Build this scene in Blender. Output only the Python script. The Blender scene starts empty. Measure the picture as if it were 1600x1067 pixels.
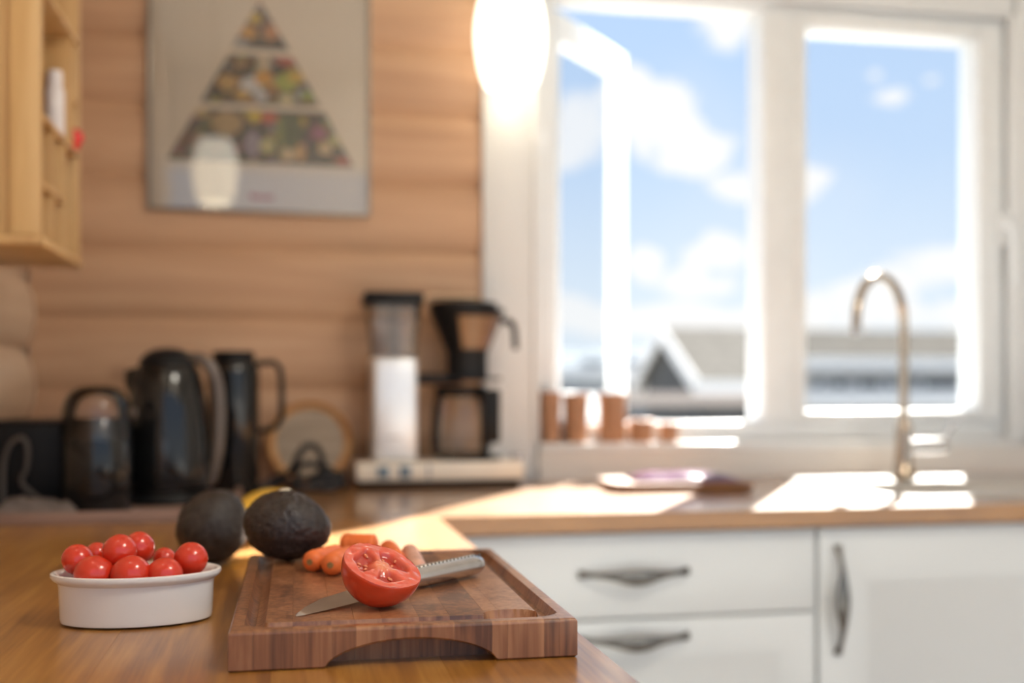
import bpy, bmesh, math, random
from mathutils import Vector, Matrix, noise
random.seed(7)
sc = bpy.context.scene
C = sc.collection
PI = math.pi

# ------------------------------------------------------------------ camera
F_PX, HY = 1750.0, 608.0                 # focal length in pixels of a 1600 px wide frame, horizon row
YAW = math.atan(358 / F_PX)
SY_, CY_ = math.sin(YAW), math.cos(YAW)
TOP = 0.90                               # worktop height
CZ = TOP + 0.1875
cam = bpy.data.objects.new('camera', bpy.data.cameras.new('camera'))
C.objects.link(cam)
cam.location = (0, 0, CZ)
cam.rotation_euler = (PI / 2, 0, -YAW)
cam.data.sensor_width = 36
cam.data.lens = F_PX / 1600 * 36
cam.data.shift_y = (HY - 533.5) / 1600
cam.data.clip_start = 0.02
cam.data.clip_end = 500
cam.data.dof.use_dof = True
cam.data.dof.focus_distance = 0.83
cam.data.dof.aperture_fstop = 2.7
sc.camera = cam
sc.view_settings.view_transform = 'Standard'
sc.view_settings.look = 'None'
sc.view_settings.gamma = 1.0
sc.view_settings.use_curve_mapping = False
sc.view_settings.exposure = 0.35

def ray(px, py):
    l = (px - 800) / F_PX
    return Vector((SY_ + CY_ * l, CY_ - SY_ * l, (HY - py) / F_PX))
def PZ(px, py, z):
    v = ray(px, py); t = (z - CZ) / v.z
    return Vector((v.x * t, v.y * t, z))
def PY(px, py, y):
    v = ray(px, py); t = y / v.y
    return Vector((v.x * t, y, CZ + v.z * t))
def PX(px, py, x):
    v = ray(px, py); t = x / v.x
    return Vector((x, v.y * t, CZ + v.z * t))
def PT(px, py, t):
    v = ray(px, py)
    return Vector((v.x * t, v.y * t, CZ + v.z * t))

# ------------------------------------------------------------------ sun and sky
SUN_EL, SUN_AZ = math.radians(37.2), math.atan2(0.532, 0.847)
sun_dir = Vector((math.sin(SUN_AZ) * math.cos(SUN_EL), math.cos(SUN_AZ) * math.cos(SUN_EL), math.sin(SUN_EL)))
sun = bpy.data.objects.new('sun', bpy.data.lights.new('sun', 'SUN'))
C.objects.link(sun)
sun.data.energy = 30
sun.data.angle = math.radians(0.6)
sun.data.color = (1.0, 0.955, 0.88)
sun.rotation_euler = sun_dir.to_track_quat('Z', 'Y').to_euler()

world = bpy.data.worlds.new('world'); sc.world = world
world.use_nodes = True
nt = world.node_tree; nt.nodes.clear()
def N(t, tree=None, **kw):
    n = (tree or nt).nodes.new(t)
    for k, v in kw.items():
        setattr(n, k, v)
    return n
def math_(tree, op, a, b=None, c=None, clamp=False):
    n = tree.nodes.new('ShaderNodeMath'); n.operation = op; n.use_clamp = clamp
    for i, v in enumerate((a, b, c)):
        if v is None: continue
        if isinstance(v, (int, float)): n.inputs[i].default_value = v
        else: tree.links.new(v, n.inputs[i])
    return n.outputs[0]
def vmath(tree, op, a, b=None):
    n = tree.nodes.new('ShaderNodeVectorMath'); n.operation = op
    for i, v in enumerate((a, b)):
        if v is None: continue
        if isinstance(v, (tuple, Vector, list)): n.inputs[i].default_value = v
        else: tree.links.new(v, n.inputs[i])
    return n
def ramp(tree, fac, stops):
    n = tree.nodes.new('ShaderNodeValToRGB')
    e = n.color_ramp.elements
    while len(e) < len(stops): e.new(0.5)
    for el, (p, c) in zip(e, stops):
        el.position = p; el.color = (*c, 1) if len(c) == 3 else c
    tree.links.new(fac, n.inputs[0])
    return n.outputs[0]
def build_world():
    L = nt.links
    tc = N('ShaderNodeTexCoord')
    D = vmath(nt, 'NORMALIZE', tc.outputs['Generated']).outputs[0]
    sep = N('ShaderNodeSeparateXYZ'); L.new(D, sep.inputs[0])
    sky = ramp(nt, sep.outputs['Z'], [(0.0, (0.80, 0.87, 0.93)), (0.08, (0.72, 0.83, 0.95)), (0.2, (0.54, 0.70, 0.93)),
                                      (0.36, (0.46, 0.64, 0.92)), (1.0, (0.26, 0.46, 0.82))])
    nz = N('ShaderNodeTexNoise'); nz.inputs['Scale'].default_value = 16; nz.inputs['Detail'].default_value = 6
    nz.inputs['Roughness'].default_value = 0.58
    L.new(D, nz.inputs['Vector'])
    nfac = nz.outputs[0]
    # clouds: px, py, half width px, half height px
    clouds = [(1030, 190, 75, 55), (1085, 235, 60, 30), (985, 150, 40, 40), (905, 205, 60, 52), (880, 240, 60, 25),
              (1395, 152, 30, 15), (1370, 118, 12, 8), (1455, 125, 14, 7), (1215, 285, 80, 28), (1150, 405, 70, 36),
              (1130, 440, 80, 26), (1490, 415, 75, 36), (1420, 440, 70, 26), (1320, 470, 90, 30), (1160, 20, 60, 55),
              (1200, 500, 300, 24), (1480, 490, 220, 30), (1005, 410, 26, 26), (880, 480, 40, 18), (1000, 500, 200, 20),
              (700, 120, 120, 40), (560, 330, 150, 50), (1720, 300, 110, 40), (1850, 440, 160, 50), (350, 430, 220, 40)]
    dens = None
    up = Vector((0, 0, 1))
    for (px, py, rx, ry) in clouds:
        c = ray(px, py).normalized()
        r_ = c.cross(up).normalized(); u_ = r_.cross(c)
        k = ray(px, py).length * F_PX
        df = vmath(nt, 'SUBTRACT', D, tuple(c)).outputs[0]
        a = vmath(nt, 'DOT_PRODUCT', df, tuple(r_ * (k / (rx * 1.35)))).outputs['Value']
        b = vmath(nt, 'DOT_PRODUCT', df, tuple(u_ * (k / (ry * 1.35)))).outputs['Value']
        a2 = math_(nt, 'MULTIPLY', a, a)
        q = math_(nt, 'MULTIPLY_ADD', b, b, a2)
        v = math_(nt, 'SUBTRACT', 1.0, q)
        dens = v if dens is None else math_(nt, 'MAXIMUM', dens, v)
    dens = math_(nt, 'MAXIMUM', dens, -1.0)
    d2 = math_(nt, 'MULTIPLY_ADD', math_(nt, 'SUBTRACT', nfac, 0.5), 3.4, dens)
    cf = N('ShaderNodeMapRange', interpolation_type='SMOOTHSTEP')
    cf.inputs['From Min'].default_value = 0.2; cf.inputs['From Max'].default_value = 0.75
    L.new(d2, cf.inputs['Value'])
    # broad fair-weather cloud over the rest of the sky
    nb = N('ShaderNodeTexNoise'); nb.inputs['Scale'].default_value = 3.2; nb.inputs['Detail'].default_value = 6
    L.new(D, nb.inputs['Vector'])
    cb = N('ShaderNodeMapRange', interpolation_type='SMOOTHSTEP')
    cb.inputs['From Min'].default_value = 0.54; cb.inputs['From Max'].default_value = 0.72
    L.new(nb.outputs[0], cb.inputs['Value'])
    back = math_(nt, 'MULTIPLY', cb.outputs[0], 0.55)
    fac = math_(nt, 'MAXIMUM', math_(nt, 'MULTIPLY', cf.outputs[0], 0.95), math_(nt, 'MULTIPLY', back, 0.3))
    mx = N('ShaderNodeMix', data_type='RGBA')
    L.new(fac, mx.inputs[0]); L.new(sky, mx.inputs[6]); mx.inputs[7].default_value = (0.98, 0.97, 0.96, 1)
    bg = N('ShaderNodeBackground'); bg.inputs[1].default_value = 0.86
    L.new(mx.outputs[2], bg.inputs[0])
    out = N('ShaderNodeOutputWorld'); L.new(bg.outputs[0], out.inputs[0])
build_world()

# ------------------------------------------------------------------ materials
MATS = {}
def newmat(name):
    m = bpy.data.materials.new(name); m.use_nodes = True
    b = m.node_tree.nodes['Principled BSDF']
    MATS[name] = m
    return m, m.node_tree, b
def plain(name, col, rough=0.5, metal=0.0, coat=0.0, var=0.06, nscale=30, bump=0.0, spec=0.5, **kw):
    m, t, b = newmat(name)
    tc = N('ShaderNodeTexCoord', t)
    nz = N('ShaderNodeTexNoise', t); nz.inputs['Scale'].default_value = nscale; nz.inputs['Detail'].default_value = 3
    t.links.new(tc.outputs['Object'], nz.inputs['Vector'])
    lo = tuple(max(0, c * (1 - var)) for c in col); hi = tuple(min(1, c * (1 + var)) for c in col)
    t.links.new(ramp(t, nz.outputs[0], [(0.3, lo), (0.7, hi)]), b.inputs['Base Color'])
    b.inputs['Roughness'].default_value = rough; b.inputs['Metallic'].default_value = metal
    b.inputs['Coat Weight'].default_value = coat; b.inputs['Specular IOR Level'].default_value = spec
    b.inputs['Coat Roughness'].default_value = 0.05
    for k, v in kw.items(): b.inputs[k.replace('_', ' ')].default_value = v
    if bump:
        bp = N('ShaderNodeBump', t); bp.inputs['Strength'].default_value = bump; bp.inputs['Distance'].default_value = 0.002
        t.links.new(nz.outputs[0], bp.inputs['Height']); t.links.new(bp.outputs[0], b.inputs['Normal'])
    return m
def wood(name, dark, mid, light, axis='x', stretch=14, scale=9, rough=0.45, coat=0.0, coat_ior=1.5, var=0.25, fine=0.5, bump=0.08, knots=False, coat_rough=0.12):
    m, t, b = newmat(name); L = t.links
    tc = N('ShaderNodeTexCoord', t); oi = N('ShaderNodeObjectInfo', t)
    off = vmath(t, 'SCALE', (13.7, 7.1, 3.3)); L.new(oi.outputs['Random'], off.inputs['Scale'])
    co = vmath(t, 'ADD', tc.outputs['Object'], off.outputs[0]).outputs[0]
    mp = N('ShaderNodeMapping', t)
    sv = [scale * 1.0] * 3; sv['xyz'.index(axis)] = scale / stretch
    mp.inputs['Scale'].default_value = sv
    L.new(co, mp.inputs['Vector'])
    n1 = N('ShaderNodeTexNoise', t); n1.inputs['Scale'].default_value = 1.6; n1.inputs['Detail'].default_value = 5; n1.inputs['Distortion'].default_value = 1.1
    L.new(mp.outputs[0], n1.inputs['Vector'])
    mp2 = N('ShaderNodeMapping', t)
    sv2 = [scale * 14] * 3; sv2['xyz'.index(axis)] = scale * 0.55
    mp2.inputs['Scale'].default_value = sv2
    L.new(co, mp2.inputs['Vector'])
    n2 = N('ShaderNodeTexNoise', t); n2.inputs['Scale'].default_value = 1.0; n2.inputs['Detail'].default_value = 3
    L.new(mp2.outputs[0], n2.inputs['Vector'])
    f = math_(t, 'MULTIPLY_ADD', math_(t, 'SUBTRACT', n2.outputs[0], 0.5), fine, n1.outputs[0])
    f = math_(t, 'MULTIPLY_ADD', math_(t, 'SUBTRACT', oi.outputs['Random'], 0.5), var, f)
    col = ramp(t, f, [(0.22, dark), (0.5, mid), (0.78, light)])
    if knots:
        mk = N('ShaderNodeMapping', t)
        kv = [5.0] * 3; kv['xyz'.index(axis)] = 3.2
        mk.inputs['Scale'].default_value = kv
        L.new(co, mk.inputs['Vector'])
        vo = N('ShaderNodeTexVoronoi', t); vo.inputs['Scale'].default_value = 1.0
        L.new(mk.outputs[0], vo.inputs['Vector'])
        kf = ramp(t, vo.outputs['Distance'], [(0.05, (1, 1, 1)), (0.13, (0, 0, 0))])
        mx = N('ShaderNodeMix', t, data_type='RGBA')
        L.new(math_(t, 'MULTIPLY', kf, 0.55), mx.inputs[0]); L.new(col, mx.inputs[6])
        mx.inputs[7].default_value = (0.17, 0.09, 0.05, 1)
        col = mx.outputs[2]
    L.new(col, b.inputs['Base Color'])
    b.inputs['Roughness'].default_value = rough
    b.inputs['Coat Weight'].default_value = coat; b.inputs['Coat IOR'].default_value = coat_ior; b.inputs['Coat Roughness'].default_value = coat_rough
    if bump:
        bp = N('ShaderNodeBump', t); bp.inputs['Strength'].default_value = bump; bp.inputs['Distance'].default_value = 0.001
        L.new(f, bp.inputs['Height']); L.new(bp.outputs[0], b.inputs['Normal'])
    return m
def clear(name, tint=(1, 1, 1), refl=0.5, rough=0.02, ior=1.45):
    m = bpy.data.materials.new(name); m.use_nodes = True; t = m.node_tree; t.nodes.clear(); MATS[name] = m
    tr = N('ShaderNodeBsdfTransparent', t); tr.inputs[0].default_value = (*tint, 1)
    gl = N('ShaderNodeBsdfGlossy', t); gl.inputs['Roughness'].default_value = rough
    fr = N('ShaderNodeFresnel', t); fr.inputs[0].default_value = ior
    mx = N('ShaderNodeMixShader', t)
    t.links.new(math_(t, 'MULTIPLY', fr.outputs[0], refl, clamp=True), mx.inputs[0])
    t.links.new(tr.outputs[0], mx.inputs[1]); t.links.new(gl.outputs[0], mx.inputs[2])
    o = N('ShaderNodeOutputMaterial', t); t.links.new(mx.outputs[0], o.inputs[0])
    return m
def vcol(name, rough=0.5, coat=0.0, **kw):
    m, t, b = newmat(name)
    a = N('ShaderNodeAttribute', t); a.attribute_name = 'Col'
    t.links.new(a.outputs['Color'], b.inputs['Base Color'])
    b.inputs['Roughness'].default_value = rough; b.inputs['Coat Weight'].default_value = coat
    for k, v in kw.items(): b.inputs[k.replace('_', ' ')].default_value = v
    return m

M_log_x = wood('log_pine_x', (0.41, 0.235, 0.135), (0.53, 0.325, 0.195), (0.63, 0.41, 0.26), 'x', 12, 6, 0.55, var=0.2, fine=0.35, knots=True)
M_log_y = wood('log_pine_y', (0.56, 0.40, 0.27), (0.70, 0.53, 0.38), (0.78, 0.62, 0.47), 'y', 12, 6, 0.55, var=0.2, fine=0.35, knots=True)
M_oak_y = wood('oak_top_y', (0.21, 0.082, 0.014), (0.355, 0.152, 0.026), (0.48, 0.24, 0.052), 'y', 7, 11, 0.38, coat=0.55, coat_ior=1.6, var=0.25, fine=0.95, bump=0.12, coat_rough=0.16)
M_oak_x = wood('oak_top_x', (0.20, 0.085, 0.020), (0.32, 0.145, 0.036), (0.43, 0.21, 0.06), 'x', 7, 11, 0.38, coat=0.8, coat_ior=1.5, var=0.15, fine=0.4, bump=0.1, coat_rough=0.12)
M_board = wood('teak_board', (0.11, 0.040, 0.018), (0.26, 0.103, 0.043), (0.40, 0.185, 0.085), 'z', 5, 16, 0.4, coat=0.5, var=0.55, fine=0.9, bump=0.1, coat_rough=0.2)
M_rack = wood('rack_pine', (0.44, 0.24, 0.08), (0.56, 0.34, 0.135), (0.66, 0.44, 0.20), 'z', 12, 9, 0.45, var=0.25)
M_tray = wood('tray_wood', (0.20, 0.12, 0.09), (0.32, 0.20, 0.155), (0.42, 0.28, 0.22), 'x', 10, 10, 0.4, coat=0.2)
M_smallboard = wood('small_board_wood', (0.16, 0.07, 0.025), (0.22, 0.10, 0.04), (0.28, 0.14, 0.06), 'x', 10, 10, 0.45)
M_platter = wood('platter_wood', (0.42, 0.20, 0.07), (0.55, 0.28, 0.11), (0.66, 0.38, 0.17), 'x', 8, 10, 0.45)
M_platter_in = wood('platter_inner', (0.30, 0.23, 0.16), (0.42, 0.33, 0.24), (0.5, 0.41, 0.31), 'x', 8, 10, 0.55)
M_white = plain('white_frame_paint', (0.75, 0.775, 0.79), 0.35, coat=0.2, var=0.02)
M_casing = plain('casing_paint', (0.69, 0.71, 0.72), 0.4, var=0.03, nscale=6)
M_wall = plain('warm_white_wall', (0.70, 0.68, 0.65), 0.6, var=0.03, nscale=5)
M_ceil = plain('ceiling_paint', (0.82, 0.78, 0.72), 0.7, var=0.02)
M_floor = wood('floor_boards', (0.30, 0.17, 0.08), (0.42, 0.26, 0.13), (0.52, 0.34, 0.19), 'y', 12, 5, 0.4)
M_cab = plain('cabinet_paint', (0.635, 0.66, 0.665), 0.35, coat=0.15, var=0.015, nscale=4)
M_pewter = plain('pewter', (0.16, 0.155, 0.145), 0.34, metal=0.9, var=0.2)
M_steel = plain('brushed_steel', (0.62, 0.61, 0.60), 0.22, metal=1.0, var=0.06, nscale=80)
M_knife = plain('knife_steel', (0.60, 0.60, 0.61), 0.24, metal=1.0, var=0.06, nscale=90)
M_blade = plain('blade_steel', (0.44, 0.39, 0.35), 0.34, metal=1.0, var=0.05, nscale=60)  # brown reflection of the board tinted into the base colour
M_faucet = plain('faucet_nickel', (0.50, 0.42, 0.33), 0.2, metal=1.0, var=0.05)
M_black = plain('black_plastic', (0.009, 0.009, 0.010), 0.4, var=0.1, spec=0.18)
M_gloss = plain('black_gloss', (0.008, 0.008, 0.008), 0.12, coat=0.15, var=0.1, spec=0.45)
M_greyh = plain('grey_brown_plastic', (0.11, 0.085, 0.07), 0.3, coat=0.4, var=0.1)
M_smoke = plain('smoked_brown_plastic', (0.17, 0.105, 0.07), 0.25, coat=0.5, var=0.1)
M_cable = plain('cable_rubber', (0.014, 0.013, 0.015), 0.5, var=0.1)
M_cable2 = plain('grey_cable', (0.10, 0.085, 0.075), 0.5, var=0.1)
M_cream = plain('cream_enamel', (0.88, 0.80, 0.68), 0.3, coat=0.4, var=0.02)
M_silver = plain('silver_body', (0.84, 0.86, 0.88), 0.32, metal=0.55, var=0.02)
M_brass = plain('copper_outlet', (0.80, 0.58, 0.36), 0.3, metal=0.8, var=0.05)
M_bluepl = plain('blue_grey_switch', (0.18, 0.25, 0.31), 0.3, var=0.05)
M_ceramic = plain('white_ceramic', (0.88, 0.875, 0.865), 0.16, coat=0.5, var=0.015, nscale=8)
M_cherry = plain('cherry_tomato_skin', (0.62, 0.035, 0.012), 0.22, coat=0.4, var=0.12, nscale=25, Subsurface_Weight=0.15, Subsurface_Scale=0.006)
M_skin = plain('tomato_skin', (0.66, 0.055, 0.015), 0.25, coat=0.4, var=0.14, nscale=30, Subsurface_Weight=0.2, Subsurface_Scale=0.006)
M_face = vcol('tomato_flesh', 0.22, 0.6, Subsurface_Weight=0.25, Subsurface_Scale=0.004)
M_seed = plain('tomato_seed', (0.70, 0.20, 0.08), 0.15, coat=0.8)
M_carrot = plain('carrot_skin', (0.80, 0.17, 0.035), 0.5, var=0.14, nscale=60, bump=0.15)
M_carrot_pale = plain('carrot_skin_pale', (0.66, 0.36, 0.27), 0.5, var=0.15, nscale=60, bump=0.15)
M_carrot_end = plain('carrot_end', (0.26, 0.15, 0.05), 0.7, var=0.2, nscale=200)
M_avo = plain('avocado_skin', (0.030, 0.021, 0.019), 0.42, var=0.5, nscale=220, bump=0.9, spec=0.45)
M_avo2 = plain('avocado_skin_smooth', (0.034, 0.026, 0.023), 0.5, var=0.4, nscale=170, bump=0.6, spec=0.4)
M_scar = plain('avocado_scar', (0.75, 0.66, 0.50), 0.7)
M_banana = plain('banana_peel', (0.80, 0.47, 0.03), 0.45, var=0.1)
M_terra = plain('brown_pot', (0.42, 0.225, 0.125), 0.5, var=0.15, nscale=18)
M_pink = plain('pink_packet', (0.24, 0.10, 0.20), 0.22, coat=0.5, var=0.35, nscale=16)
M_cloth = plain('beige_cloth', (0.33, 0.27, 0.24), 0.9, var=0.15, nscale=60, bump=0.3)
M_red = plain('red_knob', (0.75, 0.02, 0.02), 0.25, coat=0.5)
M_bottle = plain('white_jar', (0.78, 0.74, 0.74), 0.25, coat=0.4)
M_paper = plain('poster_paper', (0.82, 0.68, 0.53), 0.7, var=0.02, nscale=4)
M_print = vcol('poster_print', 0.6)
M_redink = plain('red_ink', (0.60, 0.10, 0.05), 0.7)
M_greyink = plain('grey_ink', (0.30, 0.31, 0.33), 0.6)
M_alu = plain('aluminium_frame', (0.30, 0.28, 0.24), 0.35, metal=0.8)
M_glass = clear('window_glass', (0.985, 0.99, 0.99), 0.25)
M_pglass = clear('poster_glass', (0.99, 0.99, 0.99), 1.0, 0.03, 1.85)
M_vessel = clear('vessel_glass', (0.985, 0.985, 0.98), 1.0, 0.03, 1.4)
M_dome = clear('dome_plastic', (0.93, 0.90, 0.90), 1.0, 0.06, 1.6)
M_tile = plain('roof_tile', (0.20, 0.185, 0.16), 0.75, var=0.2, nscale=3, spec=0.0)
M_tile2 = plain('roof_slate', (0.115, 0.107, 0.095), 0.75, var=0.15, nscale=2, spec=0.0)
M_hwall = plain('dark_house_wall', (0.10, 0.10, 0.10), 0.8, var=0.1, nscale=2, spec=0.0)
M_hwall2 = plain('grey_house_wall', (0.46, 0.45, 0.43), 0.8, var=0.1, nscale=2, spec=0.0)
M_trim = plain('white_outdoor_trim', (0.80, 0.79, 0.77), 0.6, var=0.03, spec=0.0)
M_beige = plain('beige_rail_wood', (0.50, 0.43, 0.38), 0.7, var=0.1, spec=0.0)
M_hglass = plain('far_window_glass', (0.05, 0.06, 0.07), 0.15, var=0.1)
M_far = plain('far_blue_grey', (0.20, 0.22, 0.24), 0.8, var=0.2, nscale=1, spec=0.0)
M_grass = plain('lawn', (0.27, 0.265, 0.25), 0.9, var=0.3, nscale=1)
def lampmat():
    m, t, b = newmat('opal_glass_lit')
    b.inputs['Base Color'].default_value = (0.85, 0.80, 0.70, 1)
    b.inputs['Roughness'].default_value = 0.2
    lw = N('ShaderNodeTexCoord', t); nz = N('ShaderNodeTexNoise', t); nz.inputs['Scale'].default_value = 3
    t.links.new(lw.outputs['Object'], nz.inputs['Vector'])
    t.links.new(ramp(t, nz.outputs[0], [(0.3, (1.0, 0.90, 0.72)), (0.7, (1.0, 0.93, 0.78))]), b.inputs['Emission Color'])
    b.inputs['Emission Strength'].default_value = 2.2
    return m
M_lamp = lampmat()

# ------------------------------------------------------------------ mesh helpers
def bx(bm, x0, x1, y0, y1, z0, z1, bev=0.0, seg=2, M=None):
    r = bmesh.ops.create_cube(bm, size=1.0)
    vs = r['verts']
    for v in vs:
        v.co = Vector(((x0 + x1) / 2 + v.co.x * (x1 - x0), (y0 + y1) / 2 + v.co.y * (y1 - y0), (z0 + z1) / 2 + v.co.z * (z1 - z0)))
        if M is not None: v.co = M @ v.co
    if bev:
        es = {e for v in vs for e in v.link_edges}
        bmesh.ops.bevel(bm, geom=list(es), offset=bev, segments=seg, profile=0.5, affect='EDGES')
    return bm
def BX(*a, **k):
    return bx(bmesh.new(), *a, **k)
def prism(bm, poly, axis, a0, a1):
    """poly of 2D points in the plane of the two other axes, extruded along axis from a0 to a1"""
    def mk(p, a):
        return {'x': Vector((a, p[0], p[1])), 'y': Vector((p[0], a, p[1])), 'z': Vector((p[0], p[1], a))}[axis]
    A = [bm.verts.new(mk(p, a0)) for p in poly]; B = [bm.verts.new(mk(p, a1)) for p in poly]
    n = len(poly)
    fs = [bm.faces.new(A), bm.faces.new(B[::-1])]
    for i in range(n):
        fs.append(bm.faces.new((A[i], A[(i + 1) % n], B[(i + 1) % n], B[i])))
    bmesh.ops.recalc_face_normals(bm, faces=bm.faces[:])
    return bm
def tube(bm, pts, r, n=10, sec=None, cap=True):
    pts = [Vector(p) for p in pts]
    rs = r if isinstance(r, (list, tuple)) else [r] * len(pts)
    t0 = (pts[1] - pts[0]).normalized()
    ref = Vector((0, 0, 1)) if abs(t0.z) < 0.9 else Vector((0, 1, 0))
    nrm = (ref - t0 * ref.dot(t0)).normalized()
    rings = []
    for i, p in enumerate(pts):
        if i == 0: t = t0
        elif i == len(pts) - 1: t = (pts[i] - pts[i - 1]).normalized()
        else: t = (pts[i + 1] - pts[i - 1]).normalized()
        nrm = (nrm - t * nrm.dot(t)).normalized()
        bn = t.cross(nrm)
        ra, rb = rs[i] if isinstance(rs[i], (tuple, list)) else (rs[i], rs[i])
        rings.append([bm.verts.new(p + nrm * (math.cos(2 * PI * k / n) * ra) + bn * (math.sin(2 * PI * k / n) * rb)) for k in range(n)])
    for a, b in zip(rings, rings[1:]):
        for k in range(n):
            bm.faces.new((a[k], a[(k + 1) % n], b[(k + 1) % n], b[k]))
    if cap:
        bm.faces.new(rings[0][::-1]); bm.faces.new(rings[-1])
    bmesh.ops.recalc_face_normals(bm, faces=bm.faces[:])
    return bm
def TUBE(*a, **k):
    return tube(bmesh.new(), *a, **k)
def lathe(prof, n=40, c=(0, 0, 0), sx=1.0, sy=1.0, bm=None, power=2.0, closed=False):
    """revolve (r, z) profile; power > 2 squares the plan"""
    bm = bm or bmesh.new()
    rings = []
    for (r, z) in prof:
        if r < 1e-6:
            rings.append([bm.verts.new((c[0], c[1], c[2] + z))]); continue
        ring = []
        for k in range(n):
            a = 2 * PI * k / n; ca, sa = math.cos(a), math.sin(a)
            m = (abs(ca) ** power + abs(sa) ** power) ** (-1 / power)
            ring.append(bm.verts.new((c[0] + ca * m * r * sx, c[1] + sa * m * r * sy, c[2] + z)))
        rings.append(ring)
    pairs = list(zip(rings, rings[1:]))
    if closed: pairs.append((rings[-1], rings[0]))
    for a, b in pairs:
        if len(a) == 1 and len(b) == 1: continue
        for k in range(n):
            k2 = (k + 1) % n
            if len(a) == 1: bm.faces.new((a[0], b[k], b[k2]))
            elif len(b) == 1: bm.faces.new((a[k], b[0], a[k2]))
            else: bm.faces.new((a[k], b[k], b[k2], a[k2]))
    bmesh.ops.recalc_face_normals(bm, faces=bm.faces[:])
    return bm
def obj(name, bm, mat, parent=None, loc=None, rot=None, sharp=38, cols=None):
    me = bpy.data.meshes.new(name)
    ca = math.cos(math.radians(sharp))
    for f in bm.faces: f.smooth = True
    bm.normal_update()
    for e in bm.edges:
        if len(e.link_faces) == 2 and e.link_faces[0].normal.dot(e.link_faces[1].normal) < ca: e.smooth = False
    bm.to_mesh(me); bm.free()
    if cols is not None:
        at = me.color_attributes.new('Col', 'FLOAT_COLOR', 'POINT')
        for i, c in enumerate(cols): at.data[i].color = (*c, 1)
    me.materials.append(mat)
    o = bpy.data.objects.new(name, me); C.objects.link(o)
    if parent is not None: o.parent = parent
    if loc is not None: o.location = loc
    if rot is not None: o.rotation_euler = rot
    return o
def tag(o, label, cat, group=None, kind=None):
    if label: o['label'] = label
    if cat: o['category'] = cat
    if group: o['group'] = group
    if kind: o['kind'] = kind
    return o
def thing(name, label, cat, loc=(0, 0, 0), rz=0.0, group=None):
    o = bpy.data.objects.new(name, None); C.objects.link(o)
    o.empty_display_size = 0.05
    o.location = loc; o.rotation_euler = (0, 0, rz)
    return tag(o, label, cat, group)
def struct(name, bm=None, mat=None, label=None, cat=None):
    if bm is None:
        o = bpy.data.objects.new(name, None); C.objects.link(o)
    else:
        o = obj(name, bm, mat)
    o['kind'] = 'structure'
    if label: o['label'] = label
    if cat: o['category'] = cat
    return o
def smooth_pts(pts, n=6):
    """Catmull-Rom through points"""
    P = [Vector(p) for p in pts]; P = [P[0] * 2 - P[1]] + P + [P[-1] * 2 - P[-2]]
    out = []
    for i in range(1, len(P) - 2):
        for k in range(n):
            t = k / n
            a, b, c, d = P[i - 1], P[i], P[i + 1], P[i + 2]
            out.append(0.5 * ((2 * b) + (c - a) * t + (2 * a - 5 * b + 4 * c - d) * t * t + (3 * b - a - 3 * c + d) * t ** 3))
    out.append(P[-2])
    return out

# ------------------------------------------------------------------ room shell
WY = 2.30                                  # inner face of the window wall
LX = PY(57, 500, WY).x                     # crest of the left log wall
CORNER = PZ(685, 808, TOP)                 # inner corner of the L worktop
EX, EY = CORNER.x, CORNER.y
CEIL = 2.45
XR = 2.7
YB = -0.40
WT = 0.16                                  # wall thickness

struct('floor', BX(LX - 0.3, XR + 0.1, YB, WY + WT, -0.05, 0.0), M_floor, 'oak boarded kitchen floor below the cabinets', 'floor')
struct('ceiling', BX(LX - 0.3, XR + 0.1, YB, WY + WT, CEIL, CEIL + 0.08), M_ceil, 'pale painted ceiling above the kitchen', 'ceiling')
struct('wall_right', BX(XR, XR + 0.1, YB, WY + WT, 0, CEIL), M_wall, 'plain warm white side wall', 'wall')
struct('added_header', BX(LX - 0.3, XR + 0.1, YB - 0.12, YB, 2.05, CEIL + 0.08), M_ceil, 'added painted beam over the wide opening, out of view, keeping sky off the poster glass', 'beam')  # added header so the poster glass mirrors a plain surface instead of sky

# window opening
wx = lambda px, y=WY: PY(px, 400, y).x
wz = lambda py, px=1100, y=WY: PY(px, py, y).z
OX0, OX1 = wx(836), wx(1580)               # outer frame
SILL = wz(690, 950)
OZ1 = wz(-12)
wb = bmesh.new()
bx(wb, LX - 0.3, OX0, WY, WY + WT, 0, CEIL)
bx(wb, OX0, OX1, WY, WY + WT, 0, SILL)
bx(wb, OX0, OX1, WY, WY + WT, OZ1, CEIL)
bx(wb, OX1, XR, WY, WY + WT, 0, CEIL)
wall_back = struct('wall_back', wb, M_wall, 'log-plank wall with a white-cased window above the worktop', 'wall')
# log planks
PITCH = (wz(82, 700) - wz(292, 700)) / 2
Z0 = wz(188, 700)
def log_profile(p, d, back):
    pts = [(back, 0.0)]
    for k in range(13):
        u = -1 + 2 * k / 12
        pts.append((-d * (1 - abs(u) ** 3.2), p * k / 12))
    pts.append((back, p))
    return pts
CAS0 = wx(750)
k0 = -int((Z0 - 0.0) / PITCH) - 1
for k in range(k0, 6):
    z = Z0 + k * PITCH
    if z > CEIL - 0.02 or z + PITCH < 0.02: continue
    lo, hi = max(z, 0.0), min(z + PITCH, CEIL)
    bm = prism(bmesh.new(), [(a, min(max(b, lo - z), hi - z)) for a, b in log_profile(PITCH, 0.013, 0.012)], 'x', LX - 0.01, CAS0 - 0.0005)
    obj('plank', bm, M_log_x, wall_back, (0, WY - 0.010, z))
wall_left = struct('wall_left', BX(LX - 0.2, LX - 0.02, YB, WY, 0, CEIL), M_log_y, 'round-faced log side wall behind the spice rack', 'wall')
zn = PY(50, 548, WY).z
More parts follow.
